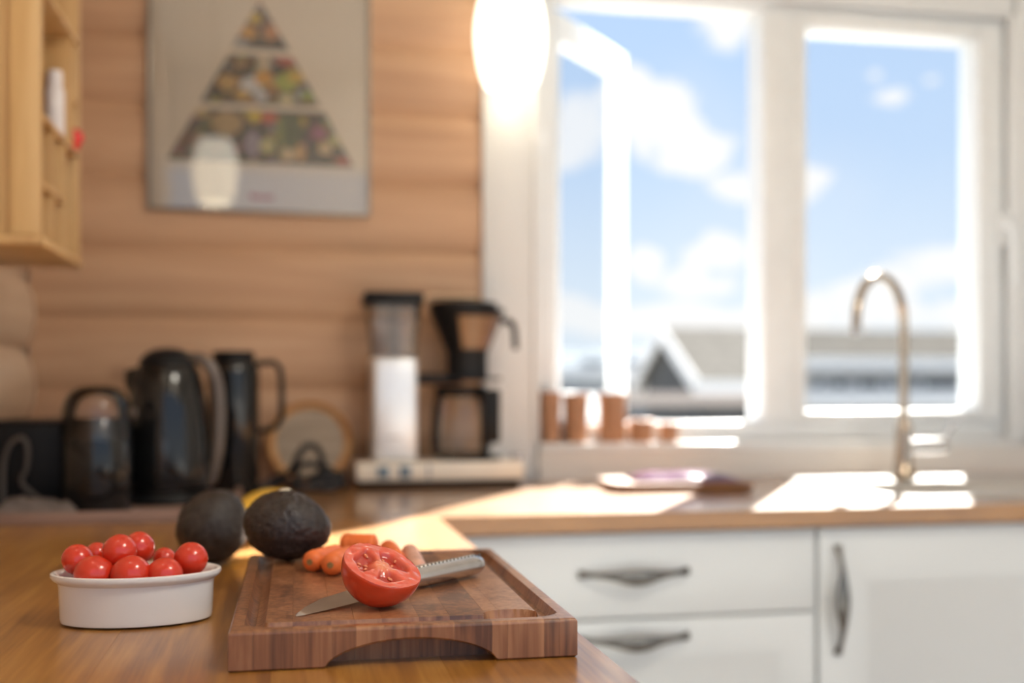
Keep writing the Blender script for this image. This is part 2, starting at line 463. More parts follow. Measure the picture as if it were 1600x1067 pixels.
for k in range(-12, 14):
    z = zn + k * PITCH
    if z > CEIL - 0.02 or z + PITCH < 0.02: continue
    lo, hi = max(z, 0.0), min(z + PITCH, CEIL)
    bm = prism(bmesh.new(), [(-a, min(max(b, lo - z), hi - z)) for a, b in log_profile(PITCH, 0.022, 0.012)], 'y', YB, WY - 0.001)
    obj('plank', bm, M_log_y, wall_left, (LX - 0.022, 0, z))

# ------------------------------------------------------------------ window
FY0, FY1 = WY + 0.015, WY + 0.105
win = struct('window_1', None, None, 'white two-light kitchen window, one casement swung open', 'window')
fz0, fz1 = SILL, OZ1
MX0, MX1 = wx(1192, FY0), wx(1243, FY0)
JX = wx(866, FY0)
RX = wx(1560, FY0)
HZ = wz(8, 1100, FY0)
BZ = wz(660, 1100, FY0)
obj('frame_jamb', BX(OX0, JX, FY0, FY1, fz0, fz1, bev=0.004), M_white, win)
obj('frame_jamb', BX(RX, OX1, FY0, FY1, fz0, fz1, bev=0.004), M_white, win)
obj('frame_head', BX(JX, RX, FY0, FY1, HZ, fz1, bev=0.004), M_white, win)
obj('frame_bottom', BX(JX, RX, FY0, FY1, fz0, BZ, bev=0.004), M_white, win)
obj('mullion', BX(MX0, MX1, FY0 - 0.006, FY1, BZ, HZ, bev=0.005), M_white, win)
# closed sash on the right
gx0, gx1 = wx(1257, FY0), wx(1525, FY0)
gz0, gz1 = PY(1400, 641, FY0).z, PY(1400, 54, FY0).z
sash = obj('closed_sash', BX(MX1 - 0.004, gx0, FY0 - 0.012, FY1 - 0.02, BZ, HZ, bev=0.006), M_white, win)
for nm, a in (('sash_stile', (gx1, RX + 0.004, BZ, HZ)), ('sash_rail', (gx0, gx1, gz1, HZ)), ('sash_rail', (gx0, gx1, BZ, gz0))):
    obj(nm, BX(a[0], a[1], FY0 - 0.012, FY1 - 0.02, a[2], a[3], bev=0.006), M_white, sash)
obj('pane', BX(gx0 - 0.004, gx1 + 0.004, FY0 + 0.03, FY0 + 0.034, gz0 - 0.004, gz1 + 0.004), M_glass, sash)
hx = wx(1562, FY0)
hb = bx(bmesh.new(), hx - 0.016, hx + 0.010, FY0 - 0.022, FY0 - 0.011, wz(385, 1562), wz(330, 1562), bev=0.004)
hd = obj('window_handle', hb, M_white, sash)
tube_pts = smooth_pts([(hx - 0.003, FY0 - 0.02, wz(352, 1562)), (hx - 0.003, FY0 - 0.045, wz(354, 1562)), (hx - 0.001, FY0 - 0.052, wz(375, 1562)), (hx + 0.002, FY0 - 0.050, wz(445, 1562))])
obj('lever', TUBE(tube_pts, [(0.009, 0.007)] * len(tube_pts), 12), M_white, sash)
# open sash on the left, swung outwards
hinge = Vector((JX + 0.004, FY1 - 0.01, 0))
endp = PT(968, 88, 2.80)
ang = math.atan2(endp.y - hinge.y, endp.x - hinge.x)
slen = (Vector((endp.x, endp.y, 0)) - hinge).length
so = bpy.data.objects.new('open_sash', None); C.objects.link(so); so.parent = win
so.location = (hinge.x, hinge.y, 0); so.rotation_euler = (0, 0, ang)
sz0, sz1 = BZ + 0.004, HZ - 0.006
sw = 0.036
for nm, a in (('sash_stile', (0, sw * 0.7, sz0, sz1)), ('sash_stile', (slen - sw, slen, sz0, sz1)), ('sash_rail', (sw * 0.7, slen - sw, sz1 - 0.062, sz1)), ('sash_rail', (sw * 0.7, slen - sw, sz0, sz0 + 0.062))):
    obj(nm, BX(a[0], a[1], -0.021, 0.021, a[2], a[3], bev=0.006), M_white, so)
obj('pane', BX(sw * 0.7 - 0.004, slen - sw + 0.004, -0.002, 0.002, sz0 + 0.058, sz1 - 0.058), M_glass, so)
# inner sill board and casing
sl = struct('trim_1', BX(OX0 - 0.0, OX1 + 0.0, WY - 0.047, FY0 + 0.002, SILL - 0.018, SILL - 0.0005, bev=0.004), M_white, 'white inner window sill board', 'sill')
struct('trim_7', BX(wx(834) + 0.001, XR - 0.001, WY - 0.045, WY - 0.0005, TOP - 0.03, SILL - 0.0185), M_wall, 'smooth beige splashback strip under the window sill', 'splashback')
struct('trim_2', BX(CAS0, wx(834), WY - 0.034, WY + 0.0, TOP, CEIL, bev=0.003), M_casing, 'tall pale casing board left of the window', 'casing')
struct('trim_3', BX(wx(826), OX0 + 0.000, WY - 0.040, FY0 + 0.004, SILL, CEIL, bev=0.004), M_white, 'narrow white inner bead of the window casing', 'casing')
struct('trim_4', BX(OX1 - 0.012, OX1 + 0.07, WY - 0.022, FY0 + 0.002, SILL, CEIL, bev=0.003), M_casing, 'pale casing board right of the window', 'casing')
struct('trim_5', BX(OX0, OX1, WY - 0.022, FY0 + 0.002, HZ + 0.012, CEIL, bev=0.003), M_casing, 'pale casing board over the window', 'casing')

# ------------------------------------------------------------------ worktop of oak staves
TH = 0.028
top = thing('worktop', 'oiled oak L-shaped worktop of long glued staves', 'worktop', (0, 0, 0))
SX0, SX1, SK0, SK1 = 1.03, 1.80, 1.735, 2.165         # sink cut-out
def stave(x0, x1, y0, y1, mat):
    g = 0.00004
    obj('stave', BX(x0 + g, x1 - g, y0 + g, y1 - g, TOP - TH, TOP, bev=0.00012, seg=1), mat, top)
n = 6
w = (EX - (LX - 0.004)) / n
for i in range(n):
    x0 = LX - 0.004 + i * w
    cuts = [-0.6, 0.25 + (i * 0.37) % 0.6, 1.15 + (i * 0.53) % 0.45, EY]
    if i % 2: cuts = [-0.6, 0.62 + (i * 0.17) % 0.4, EY]
    for a, b in zip(cuts, cuts[1:]): stave(x0, x0 + w, a, b, M_oak_y)
ys = [EY, EY + 0.105, SK0 + 0.06, EY + 0.32, EY + 0.43, SK1 - 0.03, WY - 0.023]
ys = [EY + (WY - 0.0455 - EY) * i / 6 for i in range(7)]
for i, (a, b) in enumerate(zip(ys, ys[1:])):
    xs = [LX - 0.004, 0.3 + (i * 0.41) % 0.6, XR - 0.01]
    for x0, x1 in zip(xs, xs[1:]):
        if b > SK0 and a < SK1 and x1 > SX0:
            stave(x0, SX0, a, b, M_oak_x); stave(SX1, x1, a, b, M_oak_x)
            if a < SK0: stave(SX0, SX1, a, SK0, M_oak_x)
            if b > SK1: stave(SX0, SX1, SK1, b, M_oak_x)
        else: stave(x0, x1, a, b, M_oak_x)

# ------------------------------------------------------------------ base cabinets
CFY = EY + 0.022                         # front face of the doors
def bow_handle(name, length, parent, loc, rot):
    pts, rs = [], []
    for k in range(25):
        u = -1 + 2 * k / 24
        bow = 0.024 * (1 - abs(u) ** 2.4)
        b = math.exp(-(u * 2.3) ** 2)
        pts.append((u * length / 2, -0.004 - bow, -0.004 * b))
        e = math.exp(-((1 - abs(u)) * 9) ** 2)
        rs.append((0.0035 + 0.009 * b + 0.0035 * e, 0.0030 + 0.0015 * b + 0.002 * e))
    return obj(name, TUBE(pts, rs, 14), M_pewter, parent, loc, rot)
def framed(bm, x0, x1, z0, z1, y, fw=0.07, d=0.007):
    """front with raised frame and a sunk panel with sloped shoulders"""
    t = 0.019
    bx(bm, x0, x1, y + d, y + t, z0, z1)
    ring = lambda i, yy: [bm.verts.new(v) for v in ((x0 + i, yy, z0 + i), (x1 - i, yy, z0 + i), (x1 - i, yy, z1 - i), (x0 + i, yy, z1 - i))]
    R = [ring(0, y + d), ring(0, y + 0.002), ring(0.002, y), ring(fw, y), ring(fw + 0.012, y + d - 0.0004)]
    for a, b in zip(R, R[1:]):
        for k in range(4): bm.faces.new((a[k], a[(k + 1) % 4], b[(k + 1) % 4], b[k]))
    bm.faces.new(R[-1])
    bmesh.ops.recalc_face_normals(bm, faces=bm.faces[:])
    return bm
DX1 = PY(1276, 900, CFY).x
DX0 = EX + 0.012
zt = TOP - TH - 0.004
zd = PY(1100, 962, CFY).z
cabA = thing('drawer_cabinet', 'white base cabinet of three drawers with pewter bow handles', 'cabinet')
obj('body', BX(DX0, DX1 - 0.001, CFY + 0.0195, WY - 0.03, 0.10, zt), M_cab, cabA)
obj('plinth', BX(DX0, DX1 - 0.001, CFY + 0.06, CFY + 0.075, 0.0, 0.10), M_cab, cabA)
g = 0.0018
d1 = obj('drawer', BX(DX0 + g, DX1 - g, CFY, CFY + 0.019, zd + g, zt - 0.002, bev=0.002), M_cab, cabA)
d2 = obj('drawer', framed(bmesh.new(), DX0 + g, DX1 - g, 0.40, zd - g, CFY, 0.055), M_cab, cabA)
d3 = obj('drawer', framed(bmesh.new(), DX0 + g, DX1 - g, 0.105, 0.40 - 2 * g, CFY, 0.055), M_cab, cabA)
h1a, h1b = PY(910, 897, CFY - 0.02), PY(1080, 894, CFY - 0.02)
hl = h1b.x - h1a.x; hcx = (h1a.x + h1b.x) / 2
bow_handle('handle', hl, d1, (hcx, CFY, PY(995, 896, CFY - 0.01).z), (0, 0, 0))
bow_handle('handle', hl, d2, (hcx, CFY, PY(1000, 998, CFY - 0.01).z), (0, 0, 0))
bow_handle('handle', hl, d3, (hcx, CFY, 0.345), (0, 0, 0))
DX2 = DX1 + 0.46
cabB = thing('door_cabinet', 'white panelled door cabinet below the steel sink', 'cabinet')
body = bmesh.new()
bx(body, DX1 + 0.001, DX2 + 0.35, CFY + 0.0195, CFY + 0.03, 0.10, zt)
bx(body, DX1 + 0.001, DX1 + 0.018, CFY + 0.03, WY - 0.03, 0.10, zt)
bx(body, DX2 + 0.333, DX2 + 0.35, CFY + 0.03, WY - 0.03, 0.10, zt)
bx(body, DX1 + 0.018, DX2 + 0.333, CFY + 0.03, WY - 0.03, 0.10, 0.118)
obj('body', body, M_cab, cabB)
obj('plinth', BX(DX1 + 0.001, DX2 + 0.35, CFY + 0.06, CFY + 0.075, 0.0, 0.10), M_cab, cabB)
dr = obj('door', framed(bmesh.new(), DX1 + 2.2 * g, DX2, 0.105, zt - 0.002, CFY, 0.082), M_cab, cabB)
obj('door', framed(bmesh.new(), DX2 + 2 * g, DX2 + 0.348, 0.105, zt - 0.002, CFY, 0.075), M_cab, cabB)
v0, v1 = PY(1317, 855, CFY - 0.02), PY(1320, 1024, CFY - 0.02)
bow_handle('handle', v0.z - v1.z, dr, (v0.x, CFY, (v0.z + v1.z) / 2), (0, PI / 2, 0))
# cabinets under the near arm, seen only past the worktop edge
for i, (ya, yb) in enumerate(((0.55, 1.05), (1.055, EY - 0.0))):
    c = thing('side_cabinet', ['white base cabinet under the chopping board end of the worktop', 'white base cabinet under the worktop beside the corner'][i], 'cabinet')
    obj('body', BX(LX + 0.02, EX - 0.042, ya, yb, 0.10, zt), M_cab, c)
    obj('plinth', BX(EX - 0.10, EX - 0.085, ya, yb, 0.0, 0.10), M_cab, c)
    f = framed(bmesh.new(), ya + g, yb - g, 0.105, zt - 0.002, 0, 0.07)
    for v in f.verts: v.co = Vector((EX - 0.022 - v.co.y, v.co.x, v.co.z))
    bmesh.ops.recalc_face_normals(f, faces=f.faces[:])
    d = obj('door', f, M_cab, c)
    bow_handle('handle', 0.16, d, (EX - 0.022, yb - 0.06, 0.74), (0, PI / 2, PI / 2))

# ------------------------------------------------------------------ sink and tap
sk = thing('kitchen_sink', 'inset stainless steel sink with a flat rim in the sunlit worktop', 'sink', (0, 0, 0))
b = bmesh.new()
def rrect(x0, x1, y0, y1, r, z, n=6):
    out = []
    for cx, cy, a0 in ((x1 - r, y1 - r, 0), (x0 + r, y1 - r, 90), (x0 + r, y0 + r, 180), (x1 - r, y0 + r, 270)):
        for k in range(n + 1):
            a = math.radians(a0 + 90 * k / n)
            out.append((cx + r * math.cos(a), cy + r * math.sin(a), z))
    return out
def loft(bm, rings, cap=True):
    V = [[bm.verts.new(p) for p in r] for r in rings]
    n = len(V[0])
    for a, c_ in zip(V, V[1:]):
        for k in range(n): bm.faces.new((a[k], a[(k + 1) % n], c_[(k + 1) % n], c_[k]))
    if cap: bm.faces.new(V[-1])
    bmesh.ops.recalc_face_normals(bm, faces=bm.faces[:])
    return bm
BK = 2.035
loft(b, [rrect(SX0 - 0.02, SX1 + 0.02, SK0 - 0.02, SK1 + 0.015, 0.03, TOP + 0.0005), rrect(SX0 - 0.018, SX1 + 0.018, SK0 - 0.018, SK1 + 0.013, 0.03, TOP + 0.004),
         rrect(SX0 + 0.02, SX1 - 0.02, SK0 + 0.02, BK, 0.05, TOP + 0.003), rrect(SX0 + 0.026, SX1 - 0.026, SK0 + 0.026, BK - 0.006, 0.05, TOP - 0.005),
         rrect(SX0 + 0.035, SX1 - 0.035, SK0 + 0.035, BK - 0.015, 0.05, TOP - 0.14), rrect(SX0 + 0.07, SX1 - 0.07, SK0 + 0.07, BK - 0.05, 0.05, TOP - 0.16)])
obj('basin', b, M_steel, sk)
obj('drain', lathe([(0, 0.003), (0.035, 0.003), (0.04, 0), (0.0, 0)], 24, (1.4, 1.88, TOP - 0.158)), M_steel, sk)
TPX = PY(1412, 750, 2.10)
tap = thing('mixer_tap', 'tall gooseneck mixer tap behind the sink', 'tap', (TPX.x, 2.10, TOP + 0.004))
pxm = 2.10 / 1750
zr = lambda py, y=2.10, px=1412: PY(px, py, y).z - TOP - 0.004
obj('base', lathe([(0, 0), (0.026, 0), (0.027, 0.006), (0.022, 0.012), (0.0165, 0.05), (0.0165, zr(668)), (0.012, zr(660)), (0, zr(660))], 28), M_faucet, tap)
e1 = PY(1338, 522, 1.99) - Vector((TPX.x, 2.10, TOP + 0.004))
ztop = zr(437); zs = zr(505)
pts = [(0, 0, zr(662)), (0, 0, zs * 0.75), (0, 0, zs)]
for k in range(1, 13):
    a = PI * k / 12
    u = (1 - math.cos(a)) / 2
    pts.append((e1.x * u, e1.y * u, zs + (ztop - zs) * math.sin(a)))
pts.append((e1.x, e1.y, e1.z))
obj('spout', TUBE(pts, 0.0095, 16), M_faucet, tap)
obj('outlet', TUBE([(e1.x, e1.y, e1.z + 0.012), (e1.x, e1.y, e1.z - 0.004)], 0.0115, 16), M_steel, tap)
lx = PY(1478, 692, 2.10).x - TPX.x
obj('lever_body', TUBE([(0.012, 0, zr(697)), (lx * 0.55, 0, zr(697)), (lx, 0, zr(697))], [0.014, 0.0145, 0.014], 18), M_steel, tap)
obj('lever', TUBE([(lx - 0.008, 0, zr(690)), (lx + 0.004, -0.004, zr(672)), (lx + 0.022, -0.012, zr(655))], [0.005, 0.0045, 0.004], 10), M_steel, tap)

# ------------------------------------------------------------------ chopping board
BFL, BFR = PZ(357, 985, TOP + 0.0272), PZ(905, 968, TOP + 0.0272)
BT = 0.0272
bw = (BFR - BFL).length
bl = 0.352
brot = math.atan2(BFR.y - BFL.y, BFR.x - BFL.x) + math.radians(2.4)
board = thing('chopping_board', 'thick brown teak chopping board with a juice groove and finger notch', 'chopping board',
              ((BFL.x + BFR.x) / 2, (BFL.y + BFR.y) / 2, TOP), brot)
BZT = TOP + BT
def sd_rr(x, y, hx, hy, r):
    qx, qy = abs(x) - hx + r, abs(y) - hy + r
    return math.hypot(max(qx, 0), max(qy, 0)) + min(max(qx, qy), 0) - r
def board_top(x, y):
    z = BT
    s = abs(sd_rr(x, y - bl / 2, bw / 2 - 0.0165, bl / 2 - 0.0175, 0.010))
    if s < 0.0062: z -= 0.0080 * math.sqrt(max(0, 1 - (s / 0.0062) ** 2)) ** 0.7
    q = math.hypot((x - (bw / 2 - 0.043)) / 0.0185, (y - 0.026) / 0.0135)
    if q < 1: z = min(z, BT - 0.012 * math.sqrt(1 - q * q) ** 0.6)
    e = min(bw / 2 - abs(x), y, bl - y)
    if e < 0.0025: z -= 0.0025 - math.sqrt(max(0, 0.0025 ** 2 - (0.0025 - e) ** 2))
    return z
def board_bottom(x, y):
    z = 0.0
    if y < 0.0205 or y > bl - 0.0205:
        u = (x - 0.003) / 0.0585
        if abs(u) < 1: z = 0.0172 * (1 - u * u) ** 0.62
    e = min(bw / 2 - abs(x), y, bl - y)
    if e < 0.0015: z += 0.0015 - e
    return z
yl = sorted(set([0, 0.0006, 0.0013, 0.0025, 0.0204, 0.0206, bl - 0.0204, bl - 0.0206, bl - 0.0025, bl - 0.0012, bl] + [0.0035 + i * 0.0016 for i in range(216)]))
xcuts = [-bw / 2]
rr = random.Random(3)
while xcuts[-1] < bw / 2 - 0.022: xcuts.append(xcuts[-1] + rr.choice((0.011, 0.016, 0.019, 0.022, 0.026)))
xcuts[-1] = min(xcuts[-1], bw / 2 - 0.011); xcuts.append(bw / 2)
for x0, x1 in zip(xcuts, xcuts[1:]):
    a, c_ = x0 + 0.00006, x1 - 0.00006
    nx = max(4, int((c_ - a) / 0.0015))
    xl = [a + (c_ - a) * i / nx for i in range(nx + 1)]
    if x0 == -bw / 2: xl = sorted(set([a + 0.0006, a + 0.0013] + xl))
    if x1 == bw / 2: xl = sorted(set([c_ - 0.0006, c_ - 0.0013] + xl))
    bm = bmesh.new()
    T = [[bm.verts.new((x, y, board_top(x, y))) for y in yl] for x in xl]
    B = [[bm.verts.new((x, y, board_bottom(x, y))) for y in yl] for x in xl]
    nX, nY = len(xl), len(yl)
    for i in range(nX - 1):
        for j in range(nY - 1):
            bm.faces.new((T[i][j], T[i + 1][j], T[i + 1][j + 1], T[i][j + 1]))
            bm.faces.new((B[i][j], B[i][j + 1], B[i + 1][j + 1], B[i + 1][j]))
    T2 = [[None] * nY for _ in range(nX)]; B2 = [[None] * nY for _ in range(nX)]
    for i in range(nX):
        for j in range(nY):
            if i in (0, nX - 1) or j in (0, nY - 1):
                T2[i][j] = bm.verts.new(T[i][j].co); B2[i][j] = bm.verts.new(B[i][j].co)
    T, B = T2, B2
    for i in range(nX - 1):
        bm.faces.new((B[i][0], B[i + 1][0], T[i + 1][0], T[i][0]))
        bm.faces.new((T[i][-1], T[i + 1][-1], B[i + 1][-1], B[i][-1]))
    for j in range(nY - 1):
        bm.faces.new((T[0][j], T[0][j + 1], B[0][j + 1], B[0][j]))
        bm.faces.new((B[-1][j], B[-1][j + 1], T[-1][j + 1], T[-1][j]))
    obj('stave', bm, M_board, board, sharp=45)

# ------------------------------------------------------------------ half tomato
R_, U_, B_ = Vector((CY_, -SY_, 0)), Vector((0, 0, 1)), Vector((-SY_, -CY_, 0))
TR = 0.0297
tc_ = PT(596, 891, 0.823); tc_.z = BZT + TR * 0.985
nrm = (R_ * 0.34 + U_ * 0.88 + B_ * 0.29).normalized()
tom = thing('tomato_half', 'red tomato half with its cut face up, resting on the chopping board', 'tomato', tuple(tc_))
q = nrm.to_track_quat('Z', 'X').to_matrix().to_4x4()
prof = [(0, -TR * 0.96)]
for k in range(1, 25):
    a = PI / 2 * k / 24
    prof.append((TR * math.sin(a) ** 0.97, -TR * 0.97 * math.cos(a)))
prof += [(TR * 0.995, 0.0012), (TR * 0.98, 0.0019)]
bm = lathe(prof, 56)
for v in bm.verts:
    a = math.atan2(v.co.y, v.co.x)
    f = 1 + 0.012 * math.cos(3 * a + 0.6) + 0.01 * math.cos(5 * a)
    v.co.x *= f; v.co.y *= f
bmesh.ops.transform(bm, matrix=q, verts=bm.verts)
obj('skin', bm, M_skin, tom)
bm = bmesh.new(); cols = []
NR, NA = 30, 96
def face_fn(rn, a):
    a3 = a + 0.25 * math.sin(2 * a + 1)
    sect = abs(math.sin(a3 * 1.5 + 0.5))
    wall = 0.74 + 0.03 * math.sin(a * 7 + 2)
    loc = max(0.0, min(1.0, (sect - 0.36) * 3.4)) * max(0.0, min(1, (rn - 0.20) * 6)) * max(0.0, min(1, (wall - rn) * 14))
    n1 = noise.noise(Vector((rn * math.cos(a) * 6, rn * math.sin(a) * 6, 1.3)))
    n2 = noise.noise(Vector((rn * math.cos(a) * 16, rn * math.sin(a) * 16, 4.3)))
    h = -0.0042 * loc + 0.0005 * n1 + 0.0004 * n2 + 0.0003 * (1 - rn)
    flesh = Vector((0.70, 0.085, 0.04)); core = Vector((0.78, 0.30, 0.14)); gel = Vector((0.40, 0.018, 0.008)); pink = Vector((0.72, 0.13, 0.075))
    c = flesh.lerp(pink, min(1, max(0, 0.5 + n1)))
    cr = max(0.0, min(1.0, (0.42 - rn) * 2.6)) * (0.75 + 0.5 * n2) * (1 - loc)
    c = c.lerp(core, max(0, min(1, cr)))
    c = c.lerp(gel, loc * 0.9)
    return h, tuple(c)
rings = []
for i in range(NR + 1):
    rn = i / NR
    ring = []
    for k in range(1 if i == 0 else NA):
        a = 2 * PI * k / NA
        h, c = face_fn(rn, a)
        f = (1 + 0.012 * math.cos(3 * a + 0.6) + 0.01 * math.cos(5 * a)) * 0.99
        ring.append(bm.verts.new(q @ Vector((rn * TR * math.cos(a) * f, rn * TR * math.sin(a) * f, 0.0019 + h)))); cols.append(c)
    rings.append(ring)
for i, (a, b) in enumerate(zip(rings, rings[1:])):
    for k in range(NA):
        k2 = (k + 1) % NA
        if i == 0: bm.faces.new((a[0], b[k], b[k2]))
        else: bm.faces.new((a[k], b[k], b[k2], a[k2]))
obj('cut_face', bm, M_face, tom, sharp=180, cols=cols)
sr = random.Random(5)
cnt = 0
while cnt < 12:
    a = sr.uniform(0, 2 * PI); rn = sr.uniform(0.35, 0.68)
    h, c = face_fn(rn, a)
    if h > -0.0028: continue
    bm = bmesh.new()
    bmesh.ops.create_uvsphere(bm, u_segments=10, v_segments=6, radius=1)
    ma = Matrix.Rotation(a + sr.uniform(-0.4, 0.4), 4, 'Z')
    for v in bm.verts:
        v.co = q @ (Vector((rn * TR * math.cos(a), rn * TR * math.sin(a), 0.0019 + h + 0.0006)) + ma @ Vector((v.co.x * 0.0019, v.co.y * 0.0012, v.co.z * 0.0011)))
    obj('seed', bm, M_seed, tom); cnt += 1

# ------------------------------------------------------------------ kitchen knife
kt = PZ(462, 962, BZT + 0.001); ke = PZ(760, 889, BZT + 0.006)
kv = (Vector((ke.x, ke.y, 0)) - Vector((kt.x, kt.y, 0)))
kl = kv.length; ka = math.atan2(kv.y, kv.x)
kn = thing('kitchen_knife', 'steel kitchen knife with dimpled tubular handle under the tomato half', 'knife', (kt.x, kt.y, BZT), ka)
HL = 0.105; bl_ = kl - HL
spine = [(0, 0.0), (0.02, 0.012), (0.045, 0.021), (bl_, 0.022)]
edge = [(0, 0.0), (0.03, -0.004), (0.07, -0.009), (bl_ - 0.006, -0.011), (bl_, -0.007)]
bm = bmesh.new()
ns = 22
def interp(tab, x):
    for (a, b), (c, d) in zip(tab, tab[1:]):
        if x <= c: return b + (d - b) * (x - a) / (c - a)
    return tab[-1][1]
def kz(x): return 0.0006 + 0.0075 * max(0, x / bl_) ** 1.3
LV = []
for i in range(ns + 1):
    x = bl_ * i / ns
    s_, e_ = interp(spine, x), interp(edge, x)
    z = kz(x); th = 0.0008
    LV.append([bm.verts.new((x, e_, z - 0.0003)), bm.verts.new((x, s_, z + 0.0006 + th)), bm.verts.new((x, s_, z + 0.0006)), bm.verts.new((x, e_, z - 0.0004))])
for a, b in zip(LV, LV[1:]):
    for k in range(4): bm.faces.new((a[k], b[k], b[(k + 1) % 4], a[(k + 1) % 4]))
bm.faces.new(LV[0]); bm.faces.new(LV[-1][::-1])
bmesh.ops.recalc_face_normals(bm, faces=bm.faces[:])
obj('blade', bm, M_blade, kn)
hp, hr = [], []
for i in range(17):
    u = i / 16
    x = bl_ - 0.004 + HL * u
    ra = (0.0065 + 0.0025 * min(1, u * 3)) * (1 if u < 0.95 else 0.93 if u < 0.99 else 0.75)
    hp.append((x, 0.006, 0.0095 + 0.001 * u)); hr.append((ra, ra * 1.12))
hd = obj('handle', TUBE(hp, hr, 20), M_knife, kn)
for i in range(20):
    u = 0.08 + 0.86 * i / 19
    x = bl_ + HL * u
    ra = 0.0065 + 0.0025 * min(1, u * 3)
    a = math.radians(55)
    nn = Vector((0, -0.22, 1)).normalized()
    for s in (0,):
        p = Vector((x, 0.006, 0.0095 + 0.001 * u)) + Vector((0, nn.y * ra * 1.6, nn.z * ra * 0.945))
        bm = bmesh.new(); bmesh.ops.create_uvsphere(bm, u_segments=8, v_segments=5, radius=0.0011)
        for v in bm.verts: v.co += p
        obj('dimple', bm, M_pewter, hd)

# ------------------------------------------------------------------ carrots
def carrot(label, p0, p1, r0, r1, mat=M_carrot, end=True, tip=False, group='carrots on the chopping board'):
    p0, p1 = Vector(p0), Vector(p1)
    d = (p1 - p0); Lc = d.length
    t = thing('carrot', label, 'carrot', tuple(p0), 0, group)
    pts, rs = [], []
    NN = 22
    for i in range(NN + 1):
        u = i / NN
        r = r0 + (r1 - r0) * u
        r *= 1 + 0.02 * math.sin(u * 37)
        if u < 0.12: r *= math.sqrt(max(0.10, 1 - (1 - u / 0.12) ** 2 * 0.85))
        if u > 0.86: r *= math.sqrt(max(0.06, 1 - ((u - 0.86) / 0.14) ** 2))
        pts.append(d * u); rs.append(r)
    obj('root', TUBE(pts, rs, 20), mat, t)
    if end:
        dn = d.normalized()
        obj('stem_end', TUBE([-dn * 0.0008, dn * 0.002], [r0 * 0.26, r0 * 0.30], 14), M_carrot_end, t)
    return t
c1, c2 = PT(484, 879, 0.975), PT(516, 882, 0.955)
def on_board(p, r): return Vector((p.x, p.y, BZT + r))
ca = on_board(c1, 0.0098); cb = on_board(c2, 0.0102)
dirn = Vector((0.42, 0.9, 0)).normalized()
carrot('carrot end facing out beside the avocado on the board', ca, ca + dirn * 0.066, 0.0098, 0.0075)
carrot('carrot end facing out between a second carrot and the tomato half', cb, cb + Vector((0.30, 0.95, 0)).normalized() * 0.068, 0.0102, 0.008)
p = PT(533, 848, 1.070); q2 = PT(590, 851, 1.062)
zc = BZT + 0.0116
carrot('short thick carrot lying crosswise behind the other carrots', (p.x, p.y, zc), (q2.x, q2.y, zc), 0.0110, 0.0112, end=False)
ptip = PT(639, 858, 1.05); pend = PT(654, 888, 0.925)
carrot('pale carrot behind the tomato half beside the knife handle', (ptip.x, ptip.y, BZT + 0.0088), (pend.x, pend.y, BZT + 0.0088), 0.0080, 0.0088, mat=M_carrot_pale, end=False)
pm = PT(606, 862, 1.06); pn = PT(618, 868, 0.98)
carrot('orange carrot mostly hidden behind the tomato half', (pm.x, pm.y, BZT + 0.0098), (pn.x, pn.y, BZT + 0.0098), 0.009, 0.0095, end=False)

# ------------------------------------------------------------------ avocados
def avocado(label, c, a, b, tilt, rz, mat, scar=None, seed=0):
    t = thing('avocado', label, 'avocado', tuple(c), 0, 'avocados by the chopping board')
    bm = bmesh.new(); bmesh.ops.create_uvsphere(bm, u_segments=72, v_segments=44, radius=1)
    M = Matrix.Rotation(rz, 4, 'Z') @ Matrix.Rotation(tilt, 4, 'Y')
    zmin = 9
    for v in bm.verts:
        x = v.co.x
        k = 1 - 0.16 * max(0, x) ** 1.3
        co = Vector((x * a, v.co.y * b * k, v.co.z * b * k))
        n_ = v.co.normalized()
        h = 0.0011 * noise.noise(n_ * 9 + Vector((seed, 0, 0))) + 0.0008 * noise.noise(n_ * 22 + Vector((seed, 3, 0))) + 0.0015 * noise.noise(n_ * 2.2 + Vector((seed, 7, 0)))
        v.co = M @ (co + n_ * h)
        zmin = min(zmin, v.co.z)
    hit = 0
    if scar is not None:
        sd = Vector(scar).normalized()
        hit = max((v.co for v in bm.verts), key=lambda c_: c_.normalized().dot(sd)).length
    obj('fruit', bm, mat, t, sharp=180)
    if scar is not None:
        s = Vector(scar).normalized()
        bm = lathe([(0, 0.0012), (0.0035, 0.0011), (0.0058, 0.0004), (0.0062, -0.0006), (0, -0.001)], 18)
        qq = s.to_track_quat('Z', 'Y').to_matrix().to_4x4()
        k = hit
        bmesh.ops.transform(bm, matrix=Matrix.Translation(s * (k + 0.0003)) @ qq, verts=bm.verts)
        obj('stem_scar', bm, M_scar, t)
    return t, zmin
ac = PT(449, 832, 1.045)
t, zm = avocado('dark ripe avocado with a pale stem scar on the corner of the board', ac, 0.0405, 0.0325, math.radians(10), math.radians(-8), M_avo, scar=(-0.08, 0.06, 0.99), seed=1.0)
t.location.z = BZT - zm
ac2 = PT(333, 848, 1.20)
t, zm = avocado('dark avocado standing on the worktop behind the white dish', ac2, 0.041, 0.0375, math.radians(-62), math.radians(-15), M_avo2, seed=5.0)
t.location.z = TOP - zm

